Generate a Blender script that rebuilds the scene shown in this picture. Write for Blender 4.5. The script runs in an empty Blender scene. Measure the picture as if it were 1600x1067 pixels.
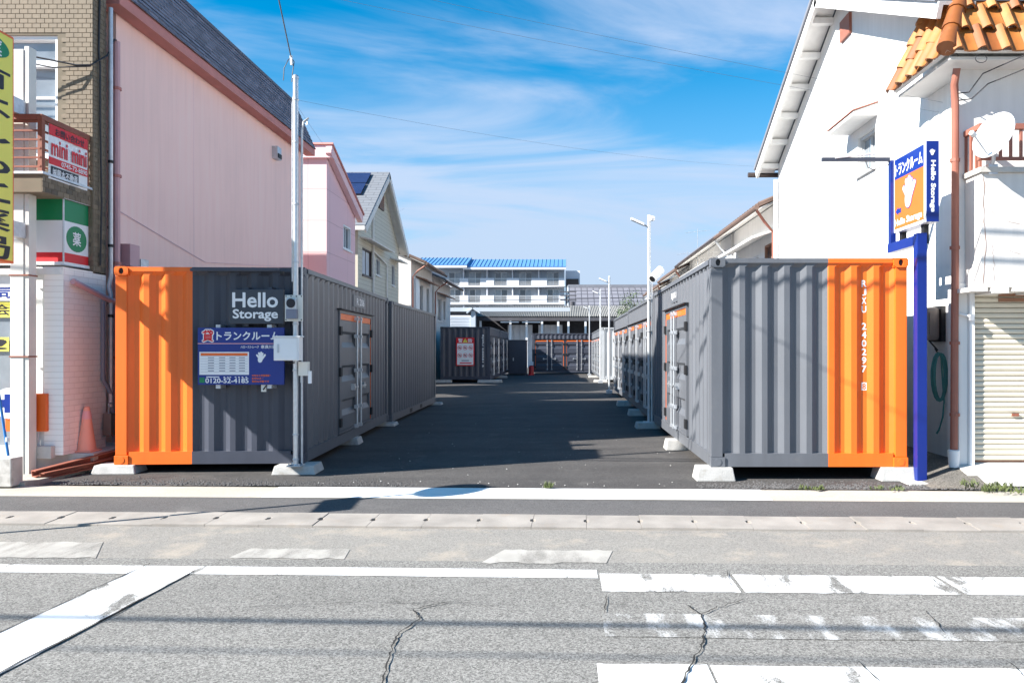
import bpy, bmesh, math, random
from mathutils import Vector, Matrix
random.seed(7)
R = math.radians
scene = bpy.context.scene
C = scene.collection

# ------------------------------------------------------------------ camera, sky, sun, exposure
F, CX, CY, CZ = 1180.0, 880.0, 546.0, 1.72          # focal length (px of a 1600 px frame), principal point, eye height
cam_d = bpy.data.cameras.new('camera')
cam = bpy.data.objects.new('camera', cam_d); C.objects.link(cam)
cam.location = (0, 0, CZ); cam.rotation_euler = (R(90), 0, 0)
cam_d.sensor_width = 36.0; cam_d.lens = 36.0 * F / 1600.0
cam_d.shift_x = -(CX - 800.0) / 1600.0
cam_d.shift_y = (CY - 533.5) / 1600.0
cam_d.clip_start = 0.1; cam_d.clip_end = 3000
scene.camera = cam

SUN = Vector((1.0, 0.43, -0.745)).normalized()       # the way the light travels
sun_d = bpy.data.lights.new('sun', 'SUN'); sun_d.energy = 4.9; sun_d.angle = R(0.53); sun_d.color = (1.0, 0.955, 0.89)
sun = bpy.data.objects.new('sun', sun_d); C.objects.link(sun)
sun.location = (-30, -13, 22); sun.rotation_euler = SUN.to_track_quat('-Z', 'Y').to_euler()
elev = math.asin(-SUN.z)

world = bpy.data.worlds.new('World'); scene.world = world; world.use_nodes = True
wn, wl = world.node_tree.nodes, world.node_tree.links
wn.clear()
def WN(t, **k):
    n = wn.new(t)
    for a, b in k.items(): setattr(n, a, b)
    return n
wout = WN('ShaderNodeOutputWorld'); wbg = WN('ShaderNodeBackground'); wbg.inputs['Strength'].default_value = 0.09
sky = WN('ShaderNodeTexSky', sky_type='NISHITA', sun_disc=False, sun_elevation=elev, sun_rotation=math.atan2(-SUN.x, -SUN.y))
sky.air_density = 1.0; sky.dust_density = 0.25; sky.ozone_density = 3.2
tc = WN('ShaderNodeTexCoord'); sep = WN('ShaderNodeSeparateXYZ'); wl.new(tc.outputs['Generated'], sep.inputs[0])
def wmath(op, a, b=None, clamp=False):
    n = WN('ShaderNodeMath', operation=op); n.use_clamp = clamp
    for i, x in enumerate((a, b)):
        if x is None: continue
        if isinstance(x, (int, float)): n.inputs[i].default_value = x
        else: wl.new(x, n.inputs[i])
    return n.outputs[0]
zz = wmath('ADD', wmath('MAXIMUM', sep.outputs['Z'], 0.0), 0.16)
comb = WN('ShaderNodeCombineXYZ'); wl.new(wmath('DIVIDE', sep.outputs['X'], zz), comb.inputs[0]); wl.new(wmath('DIVIDE', sep.outputs['Y'], zz), comb.inputs[1])
mp = WN('ShaderNodeMapping'); mp.inputs['Rotation'].default_value = (0, 0, R(-28)); mp.inputs['Scale'].default_value = (0.42, 1.0, 1); mp.inputs['Location'].default_value = (-1.3, 2.2, 0)
wl.new(comb.outputs[0], mp.inputs[0])
n1 = WN('ShaderNodeTexNoise'); n1.inputs['Scale'].default_value = 1.5; n1.inputs['Detail'].default_value = 9; n1.inputs['Roughness'].default_value = 0.56; n1.inputs['Distortion'].default_value = 0.9
n2 = WN('ShaderNodeTexNoise'); n2.inputs['Scale'].default_value = 0.55; n2.inputs['Detail'].default_value = 3
wl.new(mp.outputs[0], n1.inputs['Vector']); wl.new(mp.outputs[0], n2.inputs['Vector'])
cl = wmath('ADD', wmath('MULTIPLY', n1.outputs['Fac'], 0.62), wmath('MULTIPLY', n2.outputs['Fac'], 0.5))
rmp = WN('ShaderNodeMapRange'); rmp.interpolation_type = 'SMOOTHSTEP'
cl = wmath('ADD', cl, wmath('MULTIPLY', wmath('SUBTRACT', 0.26, sep.outputs['Z']), 0.42)); wl.new(cl, rmp.inputs['Value']); rmp.inputs['From Min'].default_value = 0.47; rmp.inputs['From Max'].default_value = 0.66; rmp.inputs['To Max'].default_value = 0.85
gm = WN('ShaderNodeGamma'); gm.inputs['Gamma'].default_value = 1.0; wl.new(sky.outputs[0], gm.inputs[0])
hs = WN('ShaderNodeHueSaturation'); hs.inputs['Saturation'].default_value = 1.2; hs.inputs['Hue'].default_value = 0.5; hs.inputs['Value'].default_value = 0.80; tn = WN('ShaderNodeMix', data_type='RGBA', blend_type='MULTIPLY'); tn.inputs['Factor'].default_value = 1.0; wl.new(gm.outputs[0], tn.inputs['A']); tn.inputs['B'].default_value = (0.5, 0.97, 1.05, 1); wl.new(tn.outputs['Result'], hs.inputs['Color'])
mx = WN('ShaderNodeMix', data_type='RGBA'); wl.new(rmp.outputs[0], mx.inputs['Factor']); wl.new(hs.outputs[0], mx.inputs['A']); mx.inputs['B'].default_value = (2.75, 3.2, 4.1, 1)
hzn = WN('ShaderNodeMapRange'); wl.new(sep.outputs['Z'], hzn.inputs['Value']); hzn.inputs['From Min'].default_value = 0.0; hzn.inputs['From Max'].default_value = 0.36; hzn.inputs['To Min'].default_value = 0.92; hzn.inputs['To Max'].default_value = 0.0
mx2 = WN('ShaderNodeMix', data_type='RGBA'); wl.new(hzn.outputs[0], mx2.inputs['Factor']); wl.new(mx.outputs['Result'], mx2.inputs['A']); mx2.inputs['B'].default_value = (2.2, 2.75, 3.6, 1)   # pale air near the horizon
wl.new(mx2.outputs['Result'], wbg.inputs['Color']); wl.new(wbg.outputs[0], wout.inputs[0])

scene.view_settings.view_transform = 'Standard'; scene.view_settings.look = 'None'
scene.view_settings.exposure = 1.47; scene.view_settings.gamma = 1.0; scene.view_settings.use_curve_mapping = False
scene.render.resolution_x = 1024; scene.render.resolution_y = 682

def wx(px, D): return (px - CX) / F * D               # survey helpers: bearing and height of a point seen at distance D
def wz(py, D): return CZ - (py - CY) / F * D

# ------------------------------------------------------------------ materials
def lin(c): return tuple(((x / 255) / 12.92 if x / 255 <= 0.04045 else ((x / 255 + 0.055) / 1.055) ** 2.4) for x in c)
M = {}
def mat(name, col, rough=0.6, metal=0.0, var=0.12, scale=3.0, bump=0.0, bscale=60.0, streak=0.0, spec=0.5, dirt=None, fine=0.0, fscale=200.0):
    m = bpy.data.materials.new(name); m.use_nodes = True
    nt = m.node_tree; N, L = nt.nodes, nt.links
    b = N['Principled BSDF']; b.inputs['Roughness'].default_value = rough; b.inputs['Metallic'].default_value = metal
    b.inputs['Specular IOR Level'].default_value = spec
    geo = N.new('ShaderNodeNewGeometry')
    def noise(sc, det=4, vec=None, rg=0.55):
        n = N.new('ShaderNodeTexNoise'); n.inputs['Scale'].default_value = sc; n.inputs['Detail'].default_value = det; n.inputs['Roughness'].default_value = rg
        L.new(vec or geo.outputs['Position'], n.inputs['Vector']); return n.outputs['Fac']
    def mr(v, a0, a1, b0, b1):
        n = N.new('ShaderNodeMapRange'); L.new(v, n.inputs[0])
        for i, x in enumerate((a0, a1, b0, b1)): n.inputs[i + 1].default_value = x
        return n.outputs[0]
    def mul(a, b_):
        n = N.new('ShaderNodeMath'); n.operation = 'MULTIPLY'; L.new(a, n.inputs[0]); L.new(b_, n.inputs[1]); return n.outputs[0]
    v = mr(noise(scale), 0.3, 0.7, 1 - var, 1 + var)
    if streak:
        mpn = N.new('ShaderNodeMapping'); mpn.inputs['Scale'].default_value = (1, 1, 0.06); L.new(geo.outputs['Position'], mpn.inputs[0])
        v = mul(v, mr(noise(9, 4, mpn.outputs[0]), 0.35, 0.7, 1 + streak * 0.5, 1 - streak))
    if fine: v = mul(v, mr(noise(fscale, 2), 0.3, 0.7, 1 - fine, 1 + fine))
    hsv = N.new('ShaderNodeHueSaturation'); hsv.inputs['Color'].default_value = (*col, 1); L.new(v, hsv.inputs['Value'])
    outc = hsv.outputs[0]
    if dirt:
        mxn = N.new('ShaderNodeMix'); mxn.data_type = 'RGBA'; mxn.inputs['B'].default_value = (*dirt[0], 1)
        L.new(mr(noise(dirt[2], 6, None, 0.65), dirt[1], dirt[1] + 0.14, 0, dirt[3]), mxn.inputs['Factor']); L.new(outc, mxn.inputs['A']); outc = mxn.outputs['Result']
    L.new(outc, b.inputs['Base Color'])
    if bump:
        bn = N.new('ShaderNodeBump'); bn.inputs['Strength'].default_value = bump; bn.inputs['Distance'].default_value = 0.01
        L.new(noise(bscale, 4), bn.inputs['Height']); L.new(bn.outputs[0], b.inputs['Normal'])
    M[name] = m; return m

def asphalt_nodes(m, c_lo, c_hi, speck, worn=None, paint=None, cover=0.5, hard=0.06, pvar=0.06):
    """aggregate asphalt in world coordinates; with paint: a worn painted sheet over the same asphalt"""
    m.use_nodes = True
    nt = m.node_tree; N, L = nt.nodes, nt.links; b = N['Principled BSDF']
    b.inputs['Roughness'].default_value = 0.9; b.inputs['Specular IOR Level'].default_value = 0.25
    geo = N.new('ShaderNodeNewGeometry'); flat = N.new('ShaderNodeVectorMath'); flat.operation = 'MULTIPLY'; flat.inputs[1].default_value = (1, 1, 0); L.new(geo.outputs['Position'], flat.inputs[0])
    def noise(sc, det=3, rg=0.55, vec=None):
        n = N.new('ShaderNodeTexNoise'); n.inputs['Scale'].default_value = sc; n.inputs['Detail'].default_value = det; n.inputs['Roughness'].default_value = rg
        L.new(vec or flat.outputs[0], n.inputs['Vector']); return n.outputs['Fac']
    def mr(v, a0, a1, b0, b1):
        n = N.new('ShaderNodeMapRange'); L.new(v, n.inputs[0])
        for i, x in enumerate((a0, a1, b0, b1)): n.inputs[i + 1].default_value = x
        return n.outputs[0]
    def mix(f, a, c):
        n = N.new('ShaderNodeMix'); n.data_type = 'RGBA'; L.new(f, n.inputs['Factor'])
        for k, x in (('A', a), ('B', c)):
            if isinstance(x, tuple): n.inputs[k].default_value = (*x, 1)
            else: L.new(x, n.inputs[k])
        return n.outputs['Result']
    trk = N.new('ShaderNodeMapping'); trk.inputs['Scale'].default_value = (0.12, 1, 1); L.new(flat.outputs[0], trk.inputs[0]); av = N.new('ShaderNodeMath'); av.operation = 'ADD'; L.new(mr(noise(0.9, 6, 0.65), 0.3, 0.7, 0, 0.55), av.inputs[0]); L.new(mr(noise(1.6, 3, 0.5, trk.outputs[0]), 0.3, 0.7, 0, 0.45), av.inputs[1]); col = mix(av.outputs[0], c_lo, c_hi)
    vor = N.new('ShaderNodeTexVoronoi'); vor.inputs['Scale'].default_value = 105; L.new(flat.outputs[0], vor.inputs['Vector'])
    sepn = N.new('ShaderNodeSeparateColor'); L.new(vor.outputs['Color'], sepn.inputs[0])
    hv = N.new('ShaderNodeHueSaturation'); L.new(col, hv.inputs['Color'])
    mm = N.new('ShaderNodeMath'); mm.operation = 'MULTIPLY'
    L.new(mr(sepn.outputs[0], 0, 1, 1 - speck, 1 + speck), mm.inputs[0]); L.new(mr(noise(210, 2), 0.3, 0.7, 1 - speck * 0.8, 1 + speck * 0.8), mm.inputs[1]); L.new(mm.outputs[0], hv.inputs['Value'])
    col = hv.outputs[0]
    if worn: col = mix(mr(noise(worn[1], 6, 0.65), worn[2], worn[2] + 0.15, 0, worn[3]), col, worn[0])
    if paint:
        str_ = N.new('ShaderNodeMapping'); str_.inputs['Rotation'].default_value = (0, 0, R(50)); str_.inputs['Scale'].default_value = (1, 0.35, 1); L.new(flat.outputs[0], str_.inputs[0])
        a1 = N.new('ShaderNodeMath'); a1.operation = 'ADD'; L.new(mr(noise(4.2, 6, 0.62, str_.outputs[0]), 0, 1, 0, 0.75), a1.inputs[0]); L.new(mr(noise(90, 3, 0.7), 0, 1, 0, 0.25), a1.inputs[1])
        msk = mr(a1.outputs[0], 1 - cover - hard, 1 - cover + hard, 0, 1)
        pc = mix(mr(noise(3, 5, 0.7), 0.3, 0.75, 0, 1), paint, tuple(x * (1 - pvar * 2) for x in paint))
        col = mix(msk, col, pc)
    L.new(col, b.inputs['Base Color'])
    bn = N.new('ShaderNodeBump'); bn.inputs['Strength'].default_value = 0.55; bn.inputs['Distance'].default_value = 0.006
    L.new(noise(130, 3, 0.7), bn.inputs['Height']); L.new(bn.outputs[0], b.inputs['Normal'])
    return m
ROADC = ((0.168, 0.163, 0.152), (0.226, 0.219, 0.204), 0.5)
def amat(name, *a, **k): M[name] = asphalt_nodes(bpy.data.materials.new(name), *a, **k)
amat('road_asphalt', *ROADC)
amat('shoulder_asphalt', (0.215, 0.205, 0.19), (0.265, 0.25, 0.225), 0.25, worn=((0.42, 0.36, 0.29), 1.6, 0.52, 0.55))
amat('strip_asphalt', (0.085, 0.082, 0.082), (0.125, 0.12, 0.118), 0.25, worn=((0.2, 0.19, 0.18), 1.1, 0.56, 0.35))
amat('lot_asphalt', (0.050, 0.047, 0.046), (0.092, 0.086, 0.082), 0.4, worn=((0.15, 0.14, 0.13), 1.7, 0.56, 0.4))
amat('paint_solid', *ROADC, paint=(0.78, 0.78, 0.77), cover=0.605, hard=0.03)
amat('paint_worn', *ROADC, paint=(0.80, 0.80, 0.79), cover=0.545, hard=0.03)
amat('paint_half', *ROADC, paint=(0.78, 0.78, 0.77), cover=0.51, hard=0.035)
amat('paint_faded', *ROADC, paint=(0.62, 0.62, 0.61), cover=0.44, hard=0.05)
amat('paint_old', (0.215, 0.205, 0.19), (0.265, 0.25, 0.225), 0.25, paint=(0.44, 0.42, 0.385), cover=0.53, hard=0.08, pvar=0.12)
amat('band_white', (0.45, 0.43, 0.40), (0.5, 0.48, 0.45), 0.1, paint=(0.84, 0.84, 0.82), cover=0.85, hard=0.05)
amat('band_concrete', (0.36, 0.33, 0.28), (0.48, 0.45, 0.39), 0.12, worn=((0.25, 0.21, 0.15), 2.5, 0.6, 0.5))
amat('apron_concrete', (0.50, 0.48, 0.45), (0.62, 0.60, 0.57), 0.08, worn=((0.4, 0.34, 0.26), 1.4, 0.6, 0.4))
amat('gravel', (0.10, 0.095, 0.09), (0.2, 0.18, 0.15), 0.5)
amat('ground_dirt', (0.20, 0.18, 0.15), (0.26, 0.24, 0.20), 0.2)
mat('gutter_concrete', (0.29, 0.265, 0.238), 0.9, var=0.2, scale=2.5, bump=0.3, fine=0.12, dirt=((0.3, 0.25, 0.2), 0.58, 4, 0.6))
mat('block_concrete', (0.44, 0.43, 0.41), 0.9, var=0.14, scale=5, bump=0.5, fine=0.08, fscale=90, dirt=((0.26, 0.23, 0.19), 0.54, 7, 0.6))
mat('old_concrete', (0.48, 0.46, 0.43), 0.9, var=0.2, bump=0.3, dirt=((0.2, 0.18, 0.15), 0.58, 5, 0.6))
mat('crack', (0.022, 0.021, 0.02), 1.0, var=0.3)
mat('grey_paint', lin((96, 99, 105)), 0.42, var=0.06, scale=1.2, bump=0.06, bscale=6, dirt=((0.17, 0.165, 0.16), 0.60, 3.5, 0.3), fine=0.02, fscale=60, streak=0.07)
mat('dark_paint', lin((62, 66, 78)), 0.45, streak=0.08, var=0.06, scale=1.5, bump=0.04, bscale=8)
mat('sunlit_grey', lin((168, 172, 176)), 0.5, var=0.05, scale=1.5)  # container grey lightened, the sun on the far end put into the colour
mat('orange_paint', lin((234, 108, 30)), 0.42, streak=0.06, var=0.04, scale=1.5, bump=0.04, bscale=8, dirt=((0.45, 0.16, 0.03), 0.64, 2.5, 0.25))
mat('roof_sheet', lin((88, 93, 102)), 0.5, var=0.1)
mat('black', (0.012, 0.012, 0.014), 0.6)
mat('steel', (0.62, 0.64, 0.66), 0.38, 0.75, var=0.08, scale=20)
mat('galv', (0.55, 0.57, 0.60), 0.45, 0.6, var=0.12, scale=14)
mat('white_metal', (0.78, 0.79, 0.80), 0.4, var=0.04)
mat('lamp_grey', (0.52, 0.54, 0.56), 0.4, 0.2, var=0.06)
mat('cream_metal', (0.70, 0.68, 0.62), 0.45, var=0.06)
mat('white_print', (0.82, 0.82, 0.83), 0.5, var=0.03)
mat('sign_blue', lin((8, 44, 128)), 0.35, var=0.04)
mat('post_blue', lin((10, 38, 118)), 0.3, var=0.05)
mat('sign_dark', lin((56, 62, 72)), 0.5, var=0.04)
mat('sign_orange', lin((232, 104, 36)), 0.4, var=0.04)
mat('print_red', lin((215, 28, 38)), 0.5, var=0.04)
mat('print_black', lin((28, 26, 34)), 0.5, var=0.04)
mat('print_green', lin((0, 128, 78)), 0.45, var=0.04)
mat('print_grey', lin((120, 124, 140)), 0.5, var=0.04)
mat('print_pink', lin((232, 168, 170)), 0.5, var=0.04)
mat('sign_yellow', lin((236, 226, 96)), 0.45, var=0.03)
mat('pink_wall', lin((255, 214, 203)), 0.85, var=0.04, scale=0.5, bump=0.12, bscale=40, streak=0.05)
mat('pink_wall_pale', lin((236, 200, 202)), 0.85, var=0.03, scale=0.7, bump=0.1)
mat('pink_trim', lin((196, 128, 120)), 0.7, var=0.08)
mat('pink_pipe', lin((206, 160, 164)), 0.5, var=0.06)
mat('grout', lin((122, 112, 96)), 0.95, var=0.1)
for i, c in enumerate(((124, 110, 91), (112, 99, 82), (136, 121, 100), (96, 86, 73))): mat('brick_tile_%d' % i, lin(c), 0.7, var=0.1, scale=9, bump=0.1)
mat('white_tile', lin((240, 232, 226)), 0.4, var=0.03)
mat('white_wall', (0.80, 0.79, 0.77), 0.85, var=0.04, scale=0.9, bump=0.12, bscale=50, streak=0.05)
mat('cream_wall', lin((226, 216, 200)), 0.85, var=0.05, bump=0.1, streak=0.06)
mat('shade_wall', lin((214, 210, 206)), 0.85, var=0.05, bump=0.1, streak=0.08)
mat('rust_pipe', lin((152, 96, 80)), 0.55, var=0.1, dirt=((0.25, 0.1, 0.06), 0.6, 5, 0.5))
mat('rust_metal', lin((140, 82, 64)), 0.7, var=0.15, dirt=((0.14, 0.05, 0.03), 0.55, 6, 0.7))
mat('wood_brown', lin((150, 112, 92)), 0.7, var=0.1)
mat('tile_orange', lin((158, 98, 44)), 0.5, var=0.14, scale=6, bump=0.08, dirt=((0.3, 0.12, 0.03), 0.58, 5, 0.5))
mat('tile_orange_dark', lin((134, 78, 36)), 0.5, var=0.14, scale=6, bump=0.08, dirt=((0.3, 0.12, 0.03), 0.58, 5, 0.5))
mat('tile_ochre', lin((170, 112, 56)), 0.55, var=0.18, scale=8, bump=0.1, dirt=((0.16, 0.1, 0.05), 0.55, 7, 0.5))
mat('tile_grey', lin((120, 122, 130)), 0.6, var=0.1)
mat('roof_grey', lin((168, 172, 176)), 0.6, var=0.06)
mat('roof_brown', lin((104, 84, 74)), 0.7, var=0.12)
mat('roof_slate', lin((92, 92, 104)), 0.6, var=0.1)
mat('roof_blue', lin((92, 138, 186)), 0.4, var=0.05)
mat('siding', lin((196, 192, 178)), 0.8, var=0.05)
mat('eave_white', (0.72, 0.70, 0.67), 0.8, var=0.05)
mat('alu', (0.60, 0.60, 0.60), 0.4, 0.4, var=0.05)
mat('dark_alu', lin((74, 62, 58)), 0.45, 0.2, var=0.05)
mat('solar', lin((40, 50, 84)), 0.15, var=0.1)
mat('shutter', lin((216, 208, 190)), 0.5, var=0.06, scale=2, dirt=((0.4, 0.3, 0.2), 0.62, 3, 0.4))
mat('shutter_rust', lin((150, 108, 84)), 0.6, var=0.12)
mat('hose', lin((64, 128, 124)), 0.5, var=0.1)
mat('heater', lin((128, 118, 112)), 0.45, 0.2, var=0.1)
mat('cone', lin((238, 168, 146)), 0.6, var=0.06)
mat('red_plastic', lin((200, 26, 34)), 0.4, var=0.05)
mat('wire', (0.03, 0.03, 0.035), 0.6); mat('thin_wire', (0.10, 0.11, 0.13), 0.6)
mat('apart_wall', lin((214, 216, 222)), 0.8, var=0.04, scale=0.3)
mat('apart_grey', lin((176, 184, 192)), 0.8, var=0.05, scale=0.3)
mat('shed_dark', lin((74, 74, 80)), 0.8, var=0.15)
mat('corr_grey', lin((122, 121, 118)), 0.7, var=0.12, scale=1)
mat('leaf', (0.06, 0.10, 0.025), 0.6, var=0.35, scale=4)
mat('grass', (0.075, 0.095, 0.028), 0.7, var=0.3, scale=9)
mat('bark', (0.12, 0.09, 0.06), 0.9)
mat('blue_plastic', lin((40, 120, 190)), 0.4)
mat('curtain', lin((190, 196, 204)), 0.8, var=0.1, scale=6)
mat('poster', lin((222, 214, 206)), 0.5, var=0.1, scale=12)
def glass(name, col, rough=0.05):
    m = mat(name, col, rough, 0.0, var=0.25, scale=1.5, spec=0.9)
    m.node_tree.nodes['Principled BSDF'].inputs['Coat Weight'].default_value = 0.6; m.node_tree.nodes['Principled BSDF'].inputs['Coat Roughness'].default_value = 0.03
glass('glass', (0.05, 0.06, 0.075)); glass('glass_pale', (0.22, 0.25, 0.28))
def line_mat(name, col, joint, bw, bh, axis, mortar=0.012, rough=0.8, offset=0.5, bumpd=0.006, var=0.08):
    """courses of small tiles / siding boards too small to pick apart"""
    m = bpy.data.materials.new(name); m.use_nodes = True; N, L = m.node_tree.nodes, m.node_tree.links; b = N['Principled BSDF']; b.inputs['Roughness'].default_value = rough
    geo = N.new('ShaderNodeNewGeometry'); s = N.new('ShaderNodeSeparateXYZ'); L.new(geo.outputs['Position'], s.inputs[0]); cb = N.new('ShaderNodeCombineXYZ')
    L.new(s.outputs[axis[0]], cb.inputs[0]); L.new(s.outputs[axis[1]], cb.inputs[1])
    bt = N.new('ShaderNodeTexBrick'); bt.offset = offset; L.new(cb.outputs[0], bt.inputs['Vector']); bt.inputs['Scale'].default_value = 1.0
    bt.inputs['Brick Width'].default_value = bw; bt.inputs['Row Height'].default_value = bh; bt.inputs['Mortar Size'].default_value = mortar; bt.inputs['Mortar Smooth'].default_value = 0.2
    bt.inputs['Color1'].default_value = (*[x * (1 - var) for x in col], 1); bt.inputs['Color2'].default_value = (*[min(1, x * (1 + var)) for x in col], 1); bt.inputs['Mortar'].default_value = (*joint, 1)
    L.new(bt.outputs['Color'], b.inputs['Base Color'])
    bn = N.new('ShaderNodeBump'); bn.inputs['Strength'].default_value = 0.7; bn.inputs['Distance'].default_value = bumpd; bn.invert = True
    L.new(bt.outputs['Fac'], bn.inputs['Height']); L.new(bn.outputs[0], b.inputs['Normal']); M[name] = m
line_mat('slate_courses', lin((128, 126, 138)), lin((66, 66, 78)), 0.30, 0.085, ('Y', 'Z'), 0.008, var=0.25)
line_mat('siding_x', lin((196, 192, 178)), lin((150, 146, 134)), 1.8, 0.15, ('Y', 'Z'), 0.006, var=0.02)
line_mat('pink_board_x', lin((232, 192, 196)), lin((200, 160, 164)), 1.82, 0.9, ('Y', 'Z'), 0.008, offset=0, var=0.01)
line_mat('pink_board_y', lin((234, 200, 200)), lin((205, 170, 170)), 1.82, 0.9, ('X', 'Z'), 0.008, offset=0, var=0.01)
line_mat('white_tile_x', lin((252, 246, 240)), lin((232, 224, 218)), 0.2, 0.075, ('Y', 'Z'), 0.004, rough=0.35, var=0.02)
line_mat('white_tile_y', lin((240, 230, 226)), lin((205, 196, 192)), 0.2, 0.075, ('X', 'Z'), 0.004, rough=0.35, var=0.02)
line_mat('roof_tiles_far', lin((116, 116, 124)), lin((70, 70, 78)), 0.75, 0.5, ('X', 'Z'), 0.05, offset=0, bumpd=0.05, var=0.08)
line_mat('shingle_y', lin((112, 116, 122)), lin((84, 88, 94)), 0.5, 0.13, ('X', 'Z'), 0.012, var=0.04)

# ------------------------------------------------------------------ mesh helpers
ident = lambda u, v, w: (u, v, w)
class MB:
    def __init__(self, mp=ident): self.v = []; self.f = []; self.mp = mp
    def add(self, vs, fs):
        o = len(self.v); self.v += [self.mp(*p) for p in vs]; self.f += [tuple(i + o for i in f) for f in fs]; return self
    def box(self, x0, x1, y0, y1, z0, z1):
        return self.add([(x0, y0, z0), (x1, y0, z0), (x1, y1, z0), (x0, y1, z0), (x0, y0, z1), (x1, y0, z1), (x1, y1, z1), (x0, y1, z1)],
                        [(3, 2, 1, 0), (4, 5, 6, 7), (0, 1, 5, 4), (1, 2, 6, 5), (2, 3, 7, 6), (3, 0, 4, 7)])
    def quad(self, *p): return self.add(list(p), [tuple(range(len(p)))])
    def prism(self, poly, w0, w1):                      # poly in (u, v), extruded along w
        n = len(poly)
        return self.add([(a, b, w0) for a, b in poly] + [(a, b, w1) for a, b in poly],
                        [tuple(range(n - 1, -1, -1)), tuple(range(n, 2 * n))] + [(i, (i + 1) % n, n + (i + 1) % n, n + i) for i in range(n)])
    def tube(self, pts, r, n=8, r1=None, caps=True):
        pts = [Vector(p) for p in pts]; rings = []; up0 = None; m = len(pts)
        for i, p in enumerate(pts):
            d = (pts[min(i + 1, m - 1)] - pts[max(i - 1, 0)]).normalized()
            a = d.cross(Vector((0, 0, 1))) if abs(d.z) < 0.95 else d.cross(Vector((0, 1, 0)))
            a.normalize(); b = d.cross(a)
            rr = r if r1 is None else r + (r1 - r) * i / (m - 1)
            rings.append([tuple(p + a * math.cos(t) * rr + b * math.sin(t) * rr) for t in [2 * math.pi * k / n for k in range(n)]])
        vs = [q for g in rings for q in g]; fs = []
        for i in range(m - 1):
            for k in range(n): fs.append((i * n + k, i * n + (k + 1) % n, (i + 1) * n + (k + 1) % n, (i + 1) * n + k))
        if caps: fs += [tuple(range(n - 1, -1, -1)), tuple((m - 1) * n + k for k in range(n))]
        return self.add(vs, fs)
    def disc(self, u, v, ru, rv, w0, w1, n=24):
        return self.prism([(u + ru * math.cos(2 * math.pi * k / n), v + rv * math.sin(2 * math.pi * k / n)) for k in range(n)], w0, w1)
    def lathe(self, prof, cx=0, cy=0, n=24):
        vs = []; fs = []
        for r, z in prof: vs += [(cx + r * math.cos(2 * math.pi * k / n), cy + r * math.sin(2 * math.pi * k / n), z) for k in range(n)]
        for i in range(len(prof) - 1):
            for k in range(n): fs.append((i * n + k, i * n + (k + 1) % n, (i + 1) * n + (k + 1) % n, (i + 1) * n + k))
        fs.append(tuple(range(n - 1, -1, -1))); fs.append(tuple((len(prof) - 1) * n + k for k in range(n)))
        return self.add(vs, fs)
    def build(self, name, m, parent=None, org=None, bev=0.0, smooth=False):
        me = bpy.data.meshes.new(name)
        if org is None and parent is not None and parent.get('_w'): org = parent['_w']
        vs = self.v if org is None else [(a - org[0], b - org[1], c - org[2]) for a, b, c in self.v]
        me.from_pydata(vs, [], self.f)
        if bev:
            bm = bmesh.new(); bm.from_mesh(me)
            bmesh.ops.bevel(bm, geom=[e for e in bm.edges if e.calc_face_angle(0) > 0.5], offset=bev, segments=2, profile=0.6, affect='EDGES'); bm.to_mesh(me); bm.free()
        me.materials.append(M[m] if isinstance(m, str) else m)
        if smooth:
            for p in me.polygons: p.use_smooth = True
        if smooth == 2: me.set_sharp_from_angle(angle=R(35))
        o = bpy.data.objects.new(name, me); C.objects.link(o)
        if parent is not None:
            o.parent = parent
            if parent.get('_w') is not None: o['_w'] = parent['_w']
        return o
def tag(o, label, cat, group=None):
    o['label'] = label; o['category'] = cat
    if group: o['group'] = group
    return o
def thing(name, label, cat, loc=(0, 0, 0), rotz=0.0, group=None, local=False):
    """an Empty at the thing's base; with local=False its parts are given in world coordinates"""
    o = bpy.data.objects.new(name, None); C.objects.link(o); o.location = loc; o.rotation_euler = (0, 0, rotz); o.empty_display_size = 0.2
    if not local: o['_w'] = tuple(loc)
    return tag(o, label, cat, group)
def struct(o): o['kind'] = 'structure'; return o
def front(x0, y0, z0): return lambda u, v, w: (x0 + u, y0 - w, z0 + v)          # plane seen from the road
def faceR(x0, y0, z0): return lambda u, v, w: (x0 + w, y0 + u, z0 + v)          # plane looking right (+x)
def faceL(x0, y0, z0): return lambda u, v, w: (x0 - w, y0 - u, z0 + v)          # plane looking left (-x)

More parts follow.
